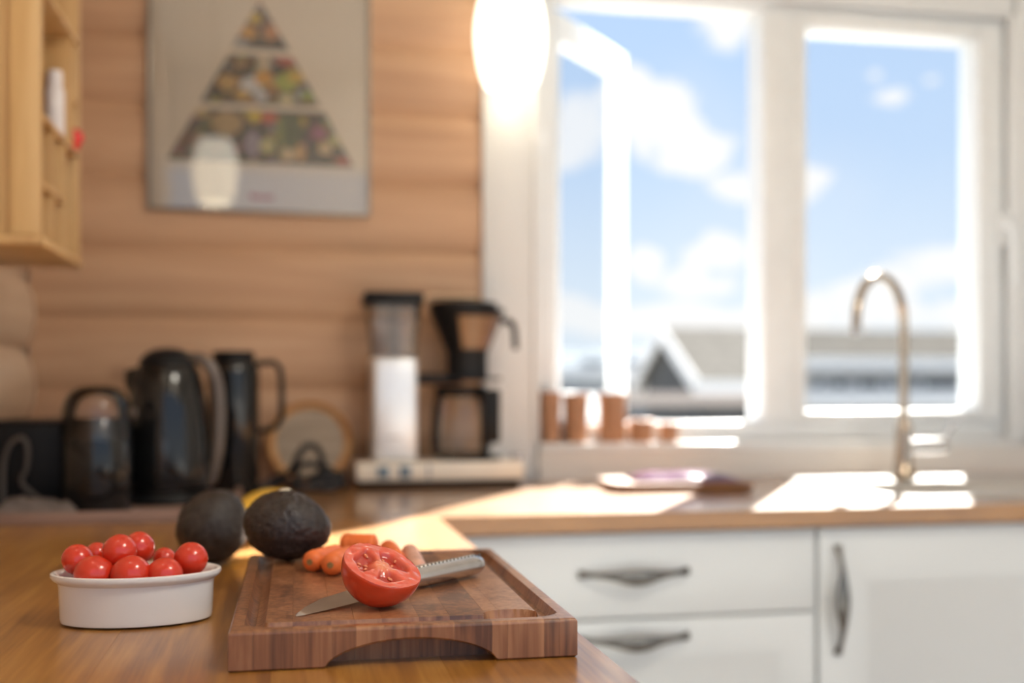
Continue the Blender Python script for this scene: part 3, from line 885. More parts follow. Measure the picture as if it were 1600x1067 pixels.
# banana behind the avocados
bp_ = [PZ(368, 858, TOP), PZ(388, 838, TOP), PZ(412, 822, TOP), PZ(445, 812, TOP), PZ(480, 812, TOP)]
br = [0.009, 0.0165, 0.018, 0.0165, 0.007]
bp2 = [Vector((p.x, p.y, TOP + 0.018 + h)) for p, h in zip(bp_, (0.008, 0.010, 0.010, 0.004, 0.0))]
ban = thing('banana', 'yellow banana tucked behind the two avocados', 'banana', tuple(bp2[2] - Vector((0, 0, 0.018))))
sp = [p - Vector(ban.location) for p in smooth_pts(bp2, 6)]
rr_ = [interp([(0, br[0]), (1, br[1]), (2, br[2]), (3, br[3]), (4, br[4])], 4 * i / (len(sp) - 1)) for i in range(len(sp))]
zoff = min(p.z - r for p, r in zip(sp, rr_))
obj('peel', TUBE([p - Vector((0, 0, zoff)) for p in sp], rr_, 10), M_banana, ban)

# ------------------------------------------------------------------ oval dish with cherry tomatoes
DC = Vector((PZ(212, 973, TOP).x, 0.951, TOP))
DH = 0.0415
dish = thing('oval_dish', 'white oval ceramic dish full of cherry tomatoes', 'dish', tuple(DC), math.radians(2))
A0, B0 = 0.0590, 0.0385
pr = [(0, 0.0012), (0.93, 0.0008), (0.985, 0.002), (1.0, 0.005), (1.018, DH * 0.74), (1.03, DH * 0.80), (1.10, DH * 0.87), (1.125, DH * 0.93), (1.12, DH * 0.985), (1.09, DH),
      (1.05, DH * 0.985), (1.0, DH * 0.90), (0.965, DH * 0.7), (0.94, 0.010), (0.90, 0.006), (0, 0.005)]
bm = bmesh.new(); rings = []
for (k, z) in pr:
    if k == 0: rings.append([bm.verts.new((0, 0, z))]); continue
    off = (k - 1) * 0.058
    rings.append([bm.verts.new(((A0 + off) * math.cos(2 * PI * i / 72), (B0 + off) * math.sin(2 * PI * i / 72), z)) for i in range(72)])
for a, b in zip(rings, rings[1:]):
    for i in range(72):
        j = (i + 1) % 72
        if len(a) == 1: bm.faces.new((a[0], b[i], b[j]))
        elif len(b) == 1: bm.faces.new((a[i], b[0], a[j]))
        else: bm.faces.new((a[i], b[i], b[j], a[j]))
bmesh.ops.recalc_face_normals(bm, faces=bm.faces[:])
obj('bowl', bm, M_ceramic, dish)
cher = [(121, 874, 24, 0.955, 1.0, 'cherry tomato against the short end of the white dish'),
        (147, 896, 28, 0.935, 1.12, 'cherry tomato low against the rim, between the end one and the front ones'),
        (151, 865, 18, 0.985, 1.0, 'small cherry tomato at the back of the dish below the piled pair'),
        (187, 861, 26.5, 0.948, 1.0, 'cherry tomato resting on top of the pile in front'),
        (218, 855, 25, 0.968, 0.92, 'topmost cherry tomato at the back of the pile'),
        (204, 896, 28, 0.928, 1.1, 'cherry tomato low against the rim below the piled pair'),
        (257, 873, 18, 0.985, 1.0, 'small cherry tomato half hidden at the back rim of the dish'),
        (257, 897, 26, 0.930, 1.1, 'cherry tomato low against the rim, second from the avocado'),
        (298, 873, 26, 0.950, 1.0, 'round cherry tomato beside the standing avocado')]
for i, (px, py, r, yy, ov, lab) in enumerate(cher):
    p = PY(px, py, yy)
    t_ = yy / ray(px, py).y
    rad = r / F_PX * t_
    bm = bmesh.new(); bmesh.ops.create_uvsphere(bm, u_segments=32, v_segments=20, radius=rad)
    for v in bm.verts:
        v.co.x *= ov
        v.co += v.co.normalized() * 0.0004 * noise.noise(v.co * 90 + Vector((i, 0, 0)))
    tag(obj('cherry_tomato', bm, M_cherry, None, p, (0, random.uniform(-0.25, 0.25), random.uniform(-0.3, 0.3))), lab, 'tomato', 'cherry tomatoes in the oval dish')
for i, (x, y) in enumerate([(-0.036, 0), (-0.012, -0.012), (-0.012, 0.015), (0.014, -0.012), (0.014, 0.014), (0.038, 0.0)]):
    bm = bmesh.new(); bmesh.ops.create_uvsphere(bm, u_segments=20, v_segments=12, radius=0.0125)
    tag(obj('cherry_tomato', bm, M_cherry, None, DC + Vector((x, y, 0.0055 + 0.0125))), 'cherry tomato in the lower layer inside the white dish', 'tomato', 'cherry tomatoes in the oval dish')

# ------------------------------------------------------------------ tray with appliances
trx0, trx1 = LX + 0.012, PZ(372, 790, TOP).x
try0, try1 = PZ(150, 818, TOP).y, PZ(380, 770, TOP).y
tr = thing('serving_tray', 'long pinkish brown wooden tray carrying the kettle and grinder', 'tray', (0, 0, TOP))
obj('tray_base', BX(trx0, trx1, try0, try1, 0.0, 0.006, bev=0.002), M_tray, tr)
for a in ((trx0, trx1, try0, try0 + 0.010), (trx0, trx1, try1 - 0.010, try1), (trx0, trx0 + 0.010, try0 + 0.0102, try1 - 0.0102), (trx1 - 0.010, trx1, try0 + 0.0102, try1 - 0.0102)):
    obj('rim', BX(*a, 0.0062, 0.016, bev=0.002), M_tray, tr)
TZ = TOP + 0.0065
def col_at(pxl, pxr, pyb, t=None):
    """centre x/y and radius of a round thing whose silhouette spans pxl..pxr and stands at row pyb (its front)"""
    pc = (pxl + pxr) / 2
    f = PZ(pc, pyb, TZ); d = f.length if False else math.hypot(f.x, f.y)
    r = (pxr - pxl) / 2 / F_PX * d
    v = Vector((f.x, f.y, 0)).normalized()
    return Vector((f.x + v.x * r, f.y + v.y * r, TZ)), r
# coffee grinder
gc, gr = col_at(100, 203, 803)
dep = math.hypot(gc.x, gc.y)
H = lambda py, c_: PY((gc.x and 0) or 0, py, 1).z      # placeholder, not used
def zat(py, c_): 
    depth = c_.x * SY_ + c_.y * CY_
    return CZ + (HY - py) / F_PX * depth - c_.z
gd = thing('coffee_grinder', 'black round coffee grinder with a clear domed lid', 'grinder', tuple(gc))
gh, gt = zat(655, gc), zat(603, gc)
obj('body', lathe([(0, 0), (gr * 0.97, 0), (gr, 0.004), (gr * 0.99, gh * 0.5), (gr * 0.94, gh), (gr * 0.90, gh + 0.003), (0, gh + 0.003)], 48), M_gloss, gd)
pf = [(gr * 0.985, gh - 0.03), (gr * 0.97, gh)]
for k in range(1, 13):
    a = PI / 2 * k / 12
    pf.append((gr * 0.97 * math.cos(a) ** 0.55 if k < 12 else 0, gh + (gt - gh) * math.sin(a)))
obj('dome_lid', lathe(pf, 48), M_dome, gd)
obj('button', TUBE([(gr * 0.95, -0.01, gh + 0.010), (gr * 1.10, -0.012, gh + 0.010)], 0.008, 14), M_greyh, gd)
# kettle
kc, kr = col_at(196, 328, 790)
ket = thing('electric_kettle', 'glossy black electric kettle on its base plate', 'kettle', tuple(kc))
kt_ = zat(543, kc)
obj('power_base', lathe([(0, 0), (kr * 1.10, 0), (kr * 1.12, 0.006), (kr * 1.05, 0.016), (kr * 0.8, 0.018), (0, 0.018)], 48), M_black, ket)
pf = [(0, 0.0185), (kr * 0.95, 0.0185), (kr * 0.985, 0.024)]
for f_, r_ in ((0.2, 1.0), (0.35, 0.985), (0.5, 0.945), (0.62, 0.895), (0.74, 0.82), (0.82, 0.745), (0.87, 0.68)): pf.append((kr * r_, kt_ * f_))
pf += [(kr * 0.64, kt_ * 0.885), (0, kt_ * 0.885)]
obj('jug', lathe(pf, 56), M_gloss, ket)
obj('lid', lathe([(kr * 0.66, kt_ * 0.886), (kr * 0.62, kt_ * 0.925), (kr * 0.48, kt_ * 0.965), (kr * 0.3, kt_ * 0.99), (0, kt_)], 40), M_black, ket)
hp = smooth_pts([(kr * 0.50, 0, kt_ * 0.93), (kr * 0.85, 0, kt_ * 0.915), (kr * 1.12, 0, kt_ * 0.80), (kr * 1.20, 0, kt_ * 0.60), (kr * 1.17, 0, kt_ * 0.35), (kr * 1.05, 0, kt_ * 0.17), (kr * 0.93, 0, kt_ * 0.13)], 5)
ho = obj('handle', TUBE(hp, [(0.010, 0.012)] * len(hp), 14), M_greyh, ket)
ho.rotation_euler = (0, 0, math.radians(-10))
so_ = bmesh.new()
tube(so_, [(-kr * 0.50, 0, kt_ * 0.70), (-kr * 0.74, 0, kt_ * 0.80), (-kr * 0.80, 0, kt_ * 0.86)], [(0.026, 0.03), (0.018, 0.020), (0.012, 0.013)], 14)
obj('spout', so_, M_gloss, ket)
wn = obj('water_gauge', BX(-0.006, 0.006, -kr * 1.004, -kr * 0.97, kt_ * 0.22, kt_ * 0.42, bev=0.003), M_dome, ket)
# thermos carafe, on the worktop behind the tray
TZ = TOP + 0.0002
cc, cr = col_at(326, 404, 774)
car = thing('vacuum_carafe', 'slim black vacuum carafe with an angular handle beside the kettle', 'carafe', tuple(cc))
ct = zat(549, cc)
obj('body', lathe([(0, 0), (cr * 0.93, 0), (cr * 0.96, 0.005), (cr * 0.96, 0.03), (cr, 0.034), (cr, ct * 0.84), (cr * 0.97, ct * 0.89), (cr * 0.86, ct * 0.925), (0, ct * 0.925)], 48), M_gloss, car)
obj('lid', lathe([(cr * 0.80, ct * 0.926), (cr * 0.82, ct * 0.94), (cr * 0.80, ct * 0.995), (cr * 0.76, ct), (0, ct)], 40), M_black, car)
hw = (438 - 365) / F_PX * math.hypot(cc.x, cc.y)
z1_, z2_ = zat(566, cc), zat(668, cc)
hpts = [(cr * 0.92, 0, z1_ - 0.002), (hw - 0.014, 0, z1_), (hw - 0.004, 0, z1_ - 0.010), (hw - 0.001, 0, z1_ - 0.03), (hw, 0, z2_ + 0.022), (hw - 0.008, 0, z2_ + 0.005), (hw - 0.022, 0, z2_ - 0.004), (cr * 0.92, 0, z2_ - 0.006)]
ho = obj('handle', TUBE(hpts, [(0.0055, 0.009)] * len(hpts), 12), M_black, car)
ho.rotation_euler = (0, 0, math.radians(-10))
# toaster-like black box on the tray
TZ = TOP + 0.0065
bxl = PZ(100, 800, TZ)
t0 = Vector((LX + 0.03, try0 + 0.13, TZ))
tst = thing('toaster', 'matt black box-shaped toaster at the wall end of the tray', 'toaster', (t0.x, t0.y, TZ))
tw = PY(104, 700, t0.y).x - t0.x; thh = PY(50, 657, t0.y).z - TZ
obj('housing', BX(0, tw, 0, 0.15, 0.004, thh, bev=0.012, seg=3), M_black, tst)
for k in (0.04, 0.09): obj('slot', BX(0.02, tw - 0.02, k, k + 0.022, thh - 0.001, thh + 0.0012, bev=0.0004), M_gloss, tst)
for fx in (0.02, tw - 0.02):
    for fy in (0.02, 0.13): obj('foot', lathe([(0, 0), (0.008, 0), (0.008, 0.005), (0, 0.005)], 12, (fx, fy, 0)), M_black, tst)
# cable loop standing in front of the toaster
lp = [PY(*p, t0.y - 0.012) for p in ((6, 800), (4, 762), (6, 720), (18, 692), (36, 684), (44, 700), (42, 730), (33, 752), (46, 768), (70, 786))]
lp = [Vector((p.x, p.y + 0.003 * math.sin(i), max(p.z, TZ + 0.004))) for i, p in enumerate(lp)]
tag(obj('power_cable', TUBE(smooth_pts(lp, 5), 0.0032, 8), M_cable2, None), 'grey power cable looping up in front of the black toaster', 'cable')
# crumpled cloth
cl = PZ(45, 808, TZ); cl.y += 0.028
bm = bmesh.new(); NXc, NYc = 34, 18
G = []
for i in range(NXc + 1):
    row = []
    for j in range(NYc + 1):
        u, v_ = i / NXc, j / NYc
        x = (u - 0.5) * 0.125; y = (v_ - 0.5) * 0.055
        env = (1 - (2 * u - 1) ** 4) * (1 - (2 * v_ - 1) ** 4)
        h = env * (0.016 + 0.016 * noise.noise(Vector((u * 5, v_ * 3, 2.2))) + 0.010 * noise.noise(Vector((u * 11, v_ * 7, 5.2))))
        row.append(bm.verts.new((x + 0.006 * noise.noise(Vector((u * 6, v_ * 6, 9))), y + 0.005 * noise.noise(Vector((u * 6, v_ * 6, 3))), max(0.0012, h + 0.0012))))
    G.append(row)
for i in range(NXc):
    for j in range(NYc): bm.faces.new((G[i][j], G[i + 1][j], G[i + 1][j + 1], G[i][j + 1]))
ext = bmesh.ops.solidify(bm, geom=bm.faces[:], thickness=0.001)
bmesh.ops.recalc_face_normals(bm, faces=bm.faces[:])
tag(obj('dish_cloth', bm, M_cloth, None, (cl.x, cl.y, TZ), (0, 0, 0.1), sharp=180), 'crumpled beige dish cloth lying on the tray before the toaster', 'cloth')

# ------------------------------------------------------------------ platter and cables beside the carafe
pc_ = PY(484, 712, WY - 0.055)
prd = (548 - 420) / 2 / F_PX * (WY - 0.055)
pl = thing('round_platter', 'round wooden platter leaning on the log wall behind a dark cable', 'platter', (pc_.x, WY - 0.075, TOP))
Mt = Matrix.Translation((0, 0, prd + 0.001)) @ Matrix.Rotation(math.radians(90 - 9), 4, 'X')
bm = lathe([(prd * 0.86, 0.006), (prd * 0.97, 0.014), (prd, 0.011), (prd, 0.004), (prd * 0.9, 0.0), (0, 0), (0, -0.0)][:-1], 56)
bm2 = lathe([(0, -0.004), (prd * 0.80, -0.004), (prd * 0.97, 0.004), (prd, 0.008), (prd * 0.97, 0.013), (prd * 0.86, 0.005), (prd * 0.80, 0.0)], 56)
bm.free()
bmesh.ops.transform(bm2, matrix=Mt, verts=bm2.verts)
po = obj('rim', bm2, M_platter, pl)
bm = lathe([(prd * 0.81, 0.0003), (prd * 0.5, -0.0005), (0, -0.001), (0, -0.003), (prd * 0.81, -0.003)], 48)
bmesh.ops.transform(bm, matrix=Mt, verts=bm.verts)
obj('well', bm, M_platter_in, pl)
for (pa, yy, lab, rad) in (([(412, 770), (430, 748), (455, 735), (466, 712), (478, 697), (494, 699), (504, 718), (500, 738), (480, 748), (462, 744), (470, 727), (500, 726), (525, 742), (540, 762)], 2.12, 'black power cable standing in a loop in front of the platter', 0.0062),
                           ([(398, 768), (425, 757), (452, 752), (478, 762), (505, 748), (530, 752), (520, 768), (490, 770), (455, 768)], 2.08, 'black power cable lying coiled on the worktop beside the carafe', 0.007)):
    pts = [PY(a, b_, yy + 0.012 * math.sin(i * 1.7)) for i, (a, b_) in enumerate(pa)]
    pts = [Vector((p.x, p.y, max(p.z, TOP + rad + 0.0005))) for p in pts]
    tag(obj('power_cable', TUBE(smooth_pts(pts, 5), rad, 8), M_cable, None), lab, 'cable')
TZ = TOP + 0.0002
oc, orr = col_at(500, 534, 765)
on = thing('power_adapter', 'small dark plug adapter among the cables by the platter', 'adapter', tuple(oc), 0.3)
obj('housing', BX(-0.024, 0.024, -0.016, 0.016, 0.0, 0.034, bev=0.005, seg=2), M_black, on)
obj('prong', TUBE([(-0.024, 0, 0.02), (-0.040, 0, 0.02)], 0.0024, 8), M_steel, on)

# ------------------------------------------------------------------ filter coffee maker
CMY = 2.115
X0, X1 = PY(557, 735, CMY).x, PY(819, 735, CMY).x
cm = thing('coffee_maker', 'filter coffee maker with silver column, black cone and glass jug', 'coffee maker', (X0, CMY, TOP))
def L_(px, py, dy): 
    p = PY(px, py, CMY + dy); return Vector((p.x - X0, dy, p.z - TOP))
W = X1 - X0
zb, ztp = L_(680, 751, 0).z, L_(680, 722, 0).z
CD = 0.15
obj('base', BX(0, W, 0, CD, zb, ztp, bev=0.004), M_cream, cm)
ub = obj('underside', BX(0.008, W - 0.008, 0.008, CD - 0.008, 0.0005, zb - 0.0002, bev=0.001), M_black, cm)
for pa, pb in ((590, 608), (624, 642)):
    a, b_ = L_(pa, 735, 0).x, L_(pb, 735, 0).x
    obj('switch', BX(a, b_, -0.0035, 0.0005, zb + 0.006, ztp - 0.006, bev=0.001), M_bluepl, cm)
obj('badge', BX(L_(668, 735, 0).x, L_(672, 735, 0).x, -0.0008, 0.0002, zb + 0.004, ztp - 0.004), M_greyink, cm)
hcx, hcy = L_(735, 716, 0.075).x, 0.075
obj('hot_plate', lathe([(0, 0), (0.058, 0), (0.060, 0.003), (0.058, 0.0065), (0, 0.0065)], 40, (hcx, hcy, ztp + 0.0002)), M_black, cm)
obj('knob', lathe([(0, 0), (0.009, 0), (0.009, 0.008), (0.006, 0.011), (0, 0.011)], 20, (L_(806, 716, 0.04).x, 0.04, ztp + 0.0002)), M_steel, cm)
obj('knob', lathe([(0, 0), (0.007, 0), (0.007, 0.007), (0.005, 0.009), (0, 0.009)], 20, (L_(821, 716, 0.055).x - 0.006, 0.055, ztp + 0.0002)), M_steel, cm)
ta, tb = L_(582, 640, 0.035).x, L_(653, 640, 0.035).x
tz1 = L_(610, 557, 0.035).z
obj('column', BX(ta, tb, 0.035, 0.125, ztp + 0.0002, tz1, bev=0.010, seg=3), M_silver, cm)
bz = L_(617, 684, 0.035).z
for k, wv in enumerate((0.0025, 0.004, 0.003, 0.004, 0.003)):
    x = L_(602, 684, 0.035).x + k * 0.0062
    obj('lettering', BX(x, x + wv, 0.0345, 0.0352, bz - 0.0022, bz + 0.0022), M_greyink, cm)
# glass tank, tapered
zl = L_(610, 476, 0.035).z
ga, gb = L_(572, 470, 0.03).x, L_(662, 470, 0.03).x
bm = bmesh.new()
loft(bm, [rrect(ta + 0.002, tb - 0.002, 0.037, 0.123, 0.012, tz1 + 0.0005), rrect(ga + 0.004, gb - 0.004, 0.030, 0.130, 0.014, zl)], cap=False)
loft(bm, [rrect(ta + 0.0045, tb - 0.0045, 0.0395, 0.1205, 0.011, tz1 + 0.0005), rrect(ga + 0.0065, gb - 0.0065, 0.0325, 0.1275, 0.013, zl)], cap=False)
obj('water_tank', bm, M_vessel, cm)
obj('tank_lid', BX(ga - 0.003, gb + 0.001, 0.024, 0.134, zl + 0.0003, L_(610, 455, 0.03).z, bev=0.006), M_black, cm)
obj('riser_tube', TUBE([((ta + tb) / 2 + 0.002, 0.09, tz1 + 0.001), ((ta + tb) / 2 + 0.002, 0.09, zl - 0.002)], 0.006, 12), M_vessel, cm)
# outlet arm above the cone
oz = L_(720, 464, 0.08).z
obj('outlet_arm', TUBE([(gb - 0.006, 0.08, oz - 0.012), (gb + 0.02, 0.08, oz), (L_(745, 464, 0.08).x, 0.08, oz)], [(0.005, 0.014)] * 3, 14), M_brass, cm)
# filter cone
cX = L_(730, 500, 0.08).x
rt = (L_(788, 500, 0.08).x - L_(674, 500, 0.08).x) / 2
rb = (L_(762, 590, 0.08).x - L_(700, 590, 0.08).x) / 2
z_t, z_m, z_b = L_(730, 484, 0.08).z, L_(730, 552, 0.08).z, L_(730, 590, 0.08).z
bm = lathe([(0, z_b), (rb, z_b), (rb, z_m), (rt, z_t - 0.006), (rt * 1.02, z_t), (rt * 0.96, z_t), (rb * 0.9, z_m + 0.01), (0, z_m)], 48, (cX, 0.08, 0), 1, 0.92, power=2.6)
cone = obj('filter_cone', bm, M_black, cm)
bm = lathe([(rt * 1.0, z_t + 0.0003), (rt * 0.98, z_t + 0.012), (rt * 0.6, z_t + 0.016), (0, z_t + 0.017)], 40, (cX - 0.008, 0.08, 0), 0.92, 0.9, power=2.6)
obj('cone_lid', bm, M_black, cm)
hp = smooth_pts([L_(783, 503, 0.06), L_(795, 502, 0.055), L_(803, 512, 0.052), L_(806, 546, 0.05)], 5)
obj('cone_handle', TUBE(hp, [(0.006, 0.004)] * len(hp), 10), M_black, cone)
bm = bmesh.new(); G = []
for i in range(15):
    a = math.radians(-112 + 74 * i / 14); ca_, sa_ = math.cos(a), math.sin(a)
    m_ = (abs(ca_) ** 2.6 + abs(sa_) ** 2.6) ** (-1 / 2.6)
    row = []
    for j in range(9):
        v_ = 0.10 + 0.78 * j / 8
        r_ = (rb + (rt - rb) * v_) * 1.006 + 0.0004
        row.append(bm.verts.new((cX + ca_ * m_ * r_, 0.08 + sa_ * m_ * r_ * 0.92, z_m + (z_t - 0.006 - z_m) * v_)))
    G.append(row)
for i in range(14):
    for j in range(8): bm.faces.new((G[i][j], G[i + 1][j], G[i + 1][j + 1], G[i][j + 1]))
bmesh.ops.recalc_face_normals(bm, faces=bm.faces[:])
obj('smoked_window', bm, M_smoke, cone)
obj('bracket', BX(tb - 0.006, L_(720, 590, 0.08).x, 0.065, 0.095, L_(690, 600, 0.08).z, L_(690, 584, 0.08).z, bev=0.004), M_black, cm)
obj('bracket', BX(L_(690, 590, 0.08).x, L_(776, 590, 0.08).x, 0.03, 0.13, z_b - 0.006, z_b - 0.0003, bev=0.002), M_black, cm)
# jug
jz0, jz1 = ztp + 0.007, L_(730, 612, 0.075).z
jr = (L_(768, 670, 0.075).x - L_(676, 670, 0.075).x) / 2
jx = L_(720, 670, 0.075).x
jug = thing('glass_jug', 'glass coffee jug with black lid and handle on the hot plate', 'jug', (X0 + jx, CMY + 0.075, TOP + jz0))
jh = jz1 - jz0
obj('vessel', lathe([(0, 0.001), (jr * 0.93, 0.001), (jr, 0.008), (jr, jh * 0.45), (jr * 0.93, jh * 0.8), (jr * 0.80, jh), (jr * 0.775, jh), (jr * 0.90, jh * 0.8), (jr * 0.97, jh * 0.45), (jr * 0.97, 0.009), (jr * 0.9, 0.004), (0, 0.004)], 44), M_vessel, jug)
obj('lid', lathe([(0, jh + 0.0002), (jr * 0.86, jh + 0.0002), (jr * 0.90, jh + 0.004), (jr * 0.86, jh + 0.011), (0, jh + 0.012)], 40), M_black, jug)
obj('collar', lathe([(jr * 0.82, jh * 0.93), (jr * 0.85, jh * 0.93), (jr * 0.84, jh * 0.995), (jr * 0.81, jh * 0.995)], 40, closed=True), M_black, jug)
hx0, hx1 = L_(748, 650, 0.03).x - jx, L_(778, 650, 0.03).x - jx
obj('handle', BX(hx0 + 0.004, hx1, -0.075, -0.045, L_(760, 692, 0.02).z - jz0, L_(760, 608, 0.02).z - jz0, bev=0.006), M_black, jug)
obj('handle_bracket', BX(hx0 + 0.004, hx1 - 0.004, -0.05, -0.02, jh * 0.93, jh + 0.004, bev=0.002), M_black, jug)

# ------------------------------------------------------------------ pots on the sill
PYY = WY + 0.0
def pot(pl_, pr_, pt_, yy, lab):
    pl_, pr_ = pl_ - 3, pr_ + 3
    c = (pl_ + pr_) / 2
    p = PY(c, 640, yy); r = (pr_ - pl_) / 2 / F_PX * yy / CY_ * 1.0
    h = PY(c, pt_, yy).z - SILL
    t = thing('brown_pot', lab, 'pot', (p.x, yy, SILL), 0, 'brown pots on the window sill')
    obj('pot', lathe([(0, 0), (r * 0.92, 0), (r * 0.95, 0.003), (r, h * 0.86), (r, h * 0.87)] + [(r * 0.9, h * 0.87), (r * 0.74, 0.006), (0, 0.006)], 32), M_terra, t)
    obj('rim', lathe([(r * 0.92, h * 0.868), (r * 1.06, h * 0.868), (r * 1.08, h * 0.985), (r * 1.02, h), (r * 0.92, h * 0.99)], 32, closed=True), M_terra, t)
for a in ((848, 873, 612, WY - 0.012, 'tall brown pot at the casing end of the sill'), (883, 916, 614, WY - 0.014, 'tall brown pot in the middle of three on the sill'), (938, 976, 614, WY - 0.016, 'tall brown pot next to the two low pots'),
          (986, 1018, 655, WY - 0.020, 'low brown pot beside a tall one on the sill'), (1034, 1058, 660, WY - 0.018, 'low brown pot at the open end of the row on the sill')):
    pot(a[0], a[1], a[2], a[3] - 0.0, a[4])

# ------------------------------------------------------------------ small board with pink packet
sbz = TOP
c0 = PZ(1000, 770, TOP); c1_ = PZ(1165, 770, TOP)
sb = thing('serving_board', 'small wooden serving board under a pink packet by the sink', 'board', ((c0.x + c1_.x) / 2 - 0.01, (c0.y + c1_.y) / 2, TOP), math.radians(-4))
sw_ = 0.27
bm = bmesh.new()
loft(bm, [rrect(-sw_ / 2 + 0.012, sw_ / 2 - 0.012, 0.004, 0.17, 0.03, 0.0005), rrect(-sw_ / 2, sw_ / 2, 0, 0.175, 0.035, 0.006), rrect(-sw_ / 2, sw_ / 2, 0, 0.175, 0.035, 0.014), rrect(-sw_ / 2 + 0.003, sw_ / 2 - 0.003, 0.003, 0.172, 0.033, 0.017)])
bm.faces.new(list(reversed([v for v in bm.verts][:28])))
obj('slab', bm, M_smallboard, sb)
pk = thing('food_packet', 'flat pink and lilac plastic packet lying on the small board', 'packet', (sb.location.x + 0.02, sb.location.y + 0.085, TOP + 0.0175), math.radians(-8))
bm = bmesh.new(); G = []
for i in range(25):
    row = []
    for j in range(15):
        u, v_ = i / 24, j / 14
        e = (1 - (2 * u - 1) ** 6) * (1 - (2 * v_ - 1) ** 6)
        row.append(bm.verts.new(((u - 0.5) * 0.20, (v_ - 0.5) * 0.13, 0.0015 + e * (0.010 + 0.004 * noise.noise(Vector((u * 4, v_ * 4, 0.7)))))))
    G.append(row)
for i in range(24):
    for j in range(14): bm.faces.new((G[i][j], G[i + 1][j], G[i + 1][j + 1], G[i][j + 1]))
bmesh.ops.solidify(bm, geom=bm.faces[:], thickness=0.0012)
bmesh.ops.recalc_face_normals(bm, faces=bm.faces[:])
obj('film', bm, M_pink, pk, sharp=180)

# ------------------------------------------------------------------ spice rack on the left wall
RFX = PY(125, 428, 1.86).x                # front plane
RY1 = 1.86
RY0 = PX(64, 383, RFX).y
RZ0 = PX(64, 383, RFX).z
RZ1 = 2.05
rk = thing('spice_rack', 'pine wall rack of small open cubbies', 'rack', (0, 0, 0))
RBX = LX - 0.004
bt = 0.013
ry = lambda px, py=300: PX(px, py, RFX).y
rz = lambda px, py: PX(px, py, RFX).z
obj('side_panel', BX(RBX, RFX, RY0, RY0 + bt, RZ0 + bt, RZ1, bev=0.001), M_rack, rk)
obj('side_panel', BX(RBX, RFX, RY1 - bt, RY1, RZ0 + bt, RZ1, bev=0.001), M_rack, rk)
obj('stile', BX(RFX - 0.038, RFX, RY0 - 0.007, RY0 - 0.0002, RZ0 + bt, RZ1, bev=0.002), M_rack, rk)
obj('stile', BX(RBX, RFX - 0.052, RY0 - 0.007, RY0 - 0.0002, RZ0 + bt, RZ1, bev=0.002), M_rack, rk)
obj('bottom', BX(RBX, RFX + 0.003, RY0 - 0.008, RY1 + 0.002, RZ0, RZ0 + bt - 0.0003, bev=0.002), M_rack, rk)
obj('top', BX(RBX, RFX, RY0, RY1, RZ1 + 0.0003, RZ1 + bt, bev=0.002), M_rack, rk)
obj('back', BX(RBX, RBX + 0.008, RY0 + bt, RY1 - bt, RZ0 + bt, RZ1), M_rack, rk)
ya, yb = RY0 + bt + 0.0003, RY1 - bt - 0.0003
xa = RBX + 0.0083
zA = rz(68, 175); zB = rz(64, 277); zT = rz(85, 0)
yD = ry(101)
sh1 = obj('shelf', BX(xa, RFX, ya, yb, zA - 0.009, zA, bev=0.001), M_rack, rk)
obj('shelf', BX(xa, RFX, ya, yD - 0.0003, zB - 0.009, zB, bev=0.001), M_rack, rk)
obj('shelf', BX(xa, RFX, ya, yb, zT - 0.009, zT, bev=0.001), M_rack, rk)
obj('divider', BX(xa, RFX, yD, yD + 0.009, RZ0 + bt + 0.0002, zA - 0.0093, bev=0.001), M_rack, rk)
yE = ry(84)
obj('divider', BX(xa, RFX, yE, yE + 0.008, RZ0 + bt + 0.0002, zB - 0.0093, bev=0.001), M_rack, rk)
obj('divider', BX(xa, RFX, yE, yE + 0.008, zB + 0.0003, zA - 0.0093, bev=0.001), M_rack, rk)
yF = ry(113)
obj('divider', BX(xa, RFX, yF, yF + 0.009, zA + 0.0003, zT - 0.0093, bev=0.001), M_rack, rk)
zG = rz(117, 150)
obj('shelf', BX(xa, RFX, yF + 0.0093, yb, zG - 0.008, zG, bev=0.001), M_rack, rk)
# white jar and red ball on the upper shelf of the rack
jy = PX(88, 160, RFX - 0.02).y
wj = thing('spice_jar', 'slim white spice jar standing in the rack', 'jar', (RFX - 0.022, jy, zA + 0.0003))
jh_ = PX(88, 112, RFX - 0.02).z - zA
obj('jar_body', lathe([(0, 0), (0.012, 0), (0.014, 0.003), (0.014, jh_ * 0.72), (0.010, jh_ * 0.8), (0, jh_ * 0.8)], 24), M_bottle, wj)
obj('cap', lathe([(0.011, jh_ * 0.801), (0.0115, jh_ * 0.82), (0.0105, jh_), (0, jh_)], 24), M_bottle, wj)
rp = PX(123, 219, RFX - 0.004)
rbm = lathe([(0, 0), (0.007, 0), (0.0075, 0.004), (0.006, 0.006), (0.010, 0.010), (0.0135, 0.018), (0.0125, 0.026), (0.007, 0.0315), (0, 0.0325)], 28)
tag(obj('red_shaker', rbm, M_red, None, (RFX - 0.003, PX(124, 219, RFX + 0.004).y, zA + 0.0003)), 'small round red shaker at the front corner of the rack shelf', 'shaker')

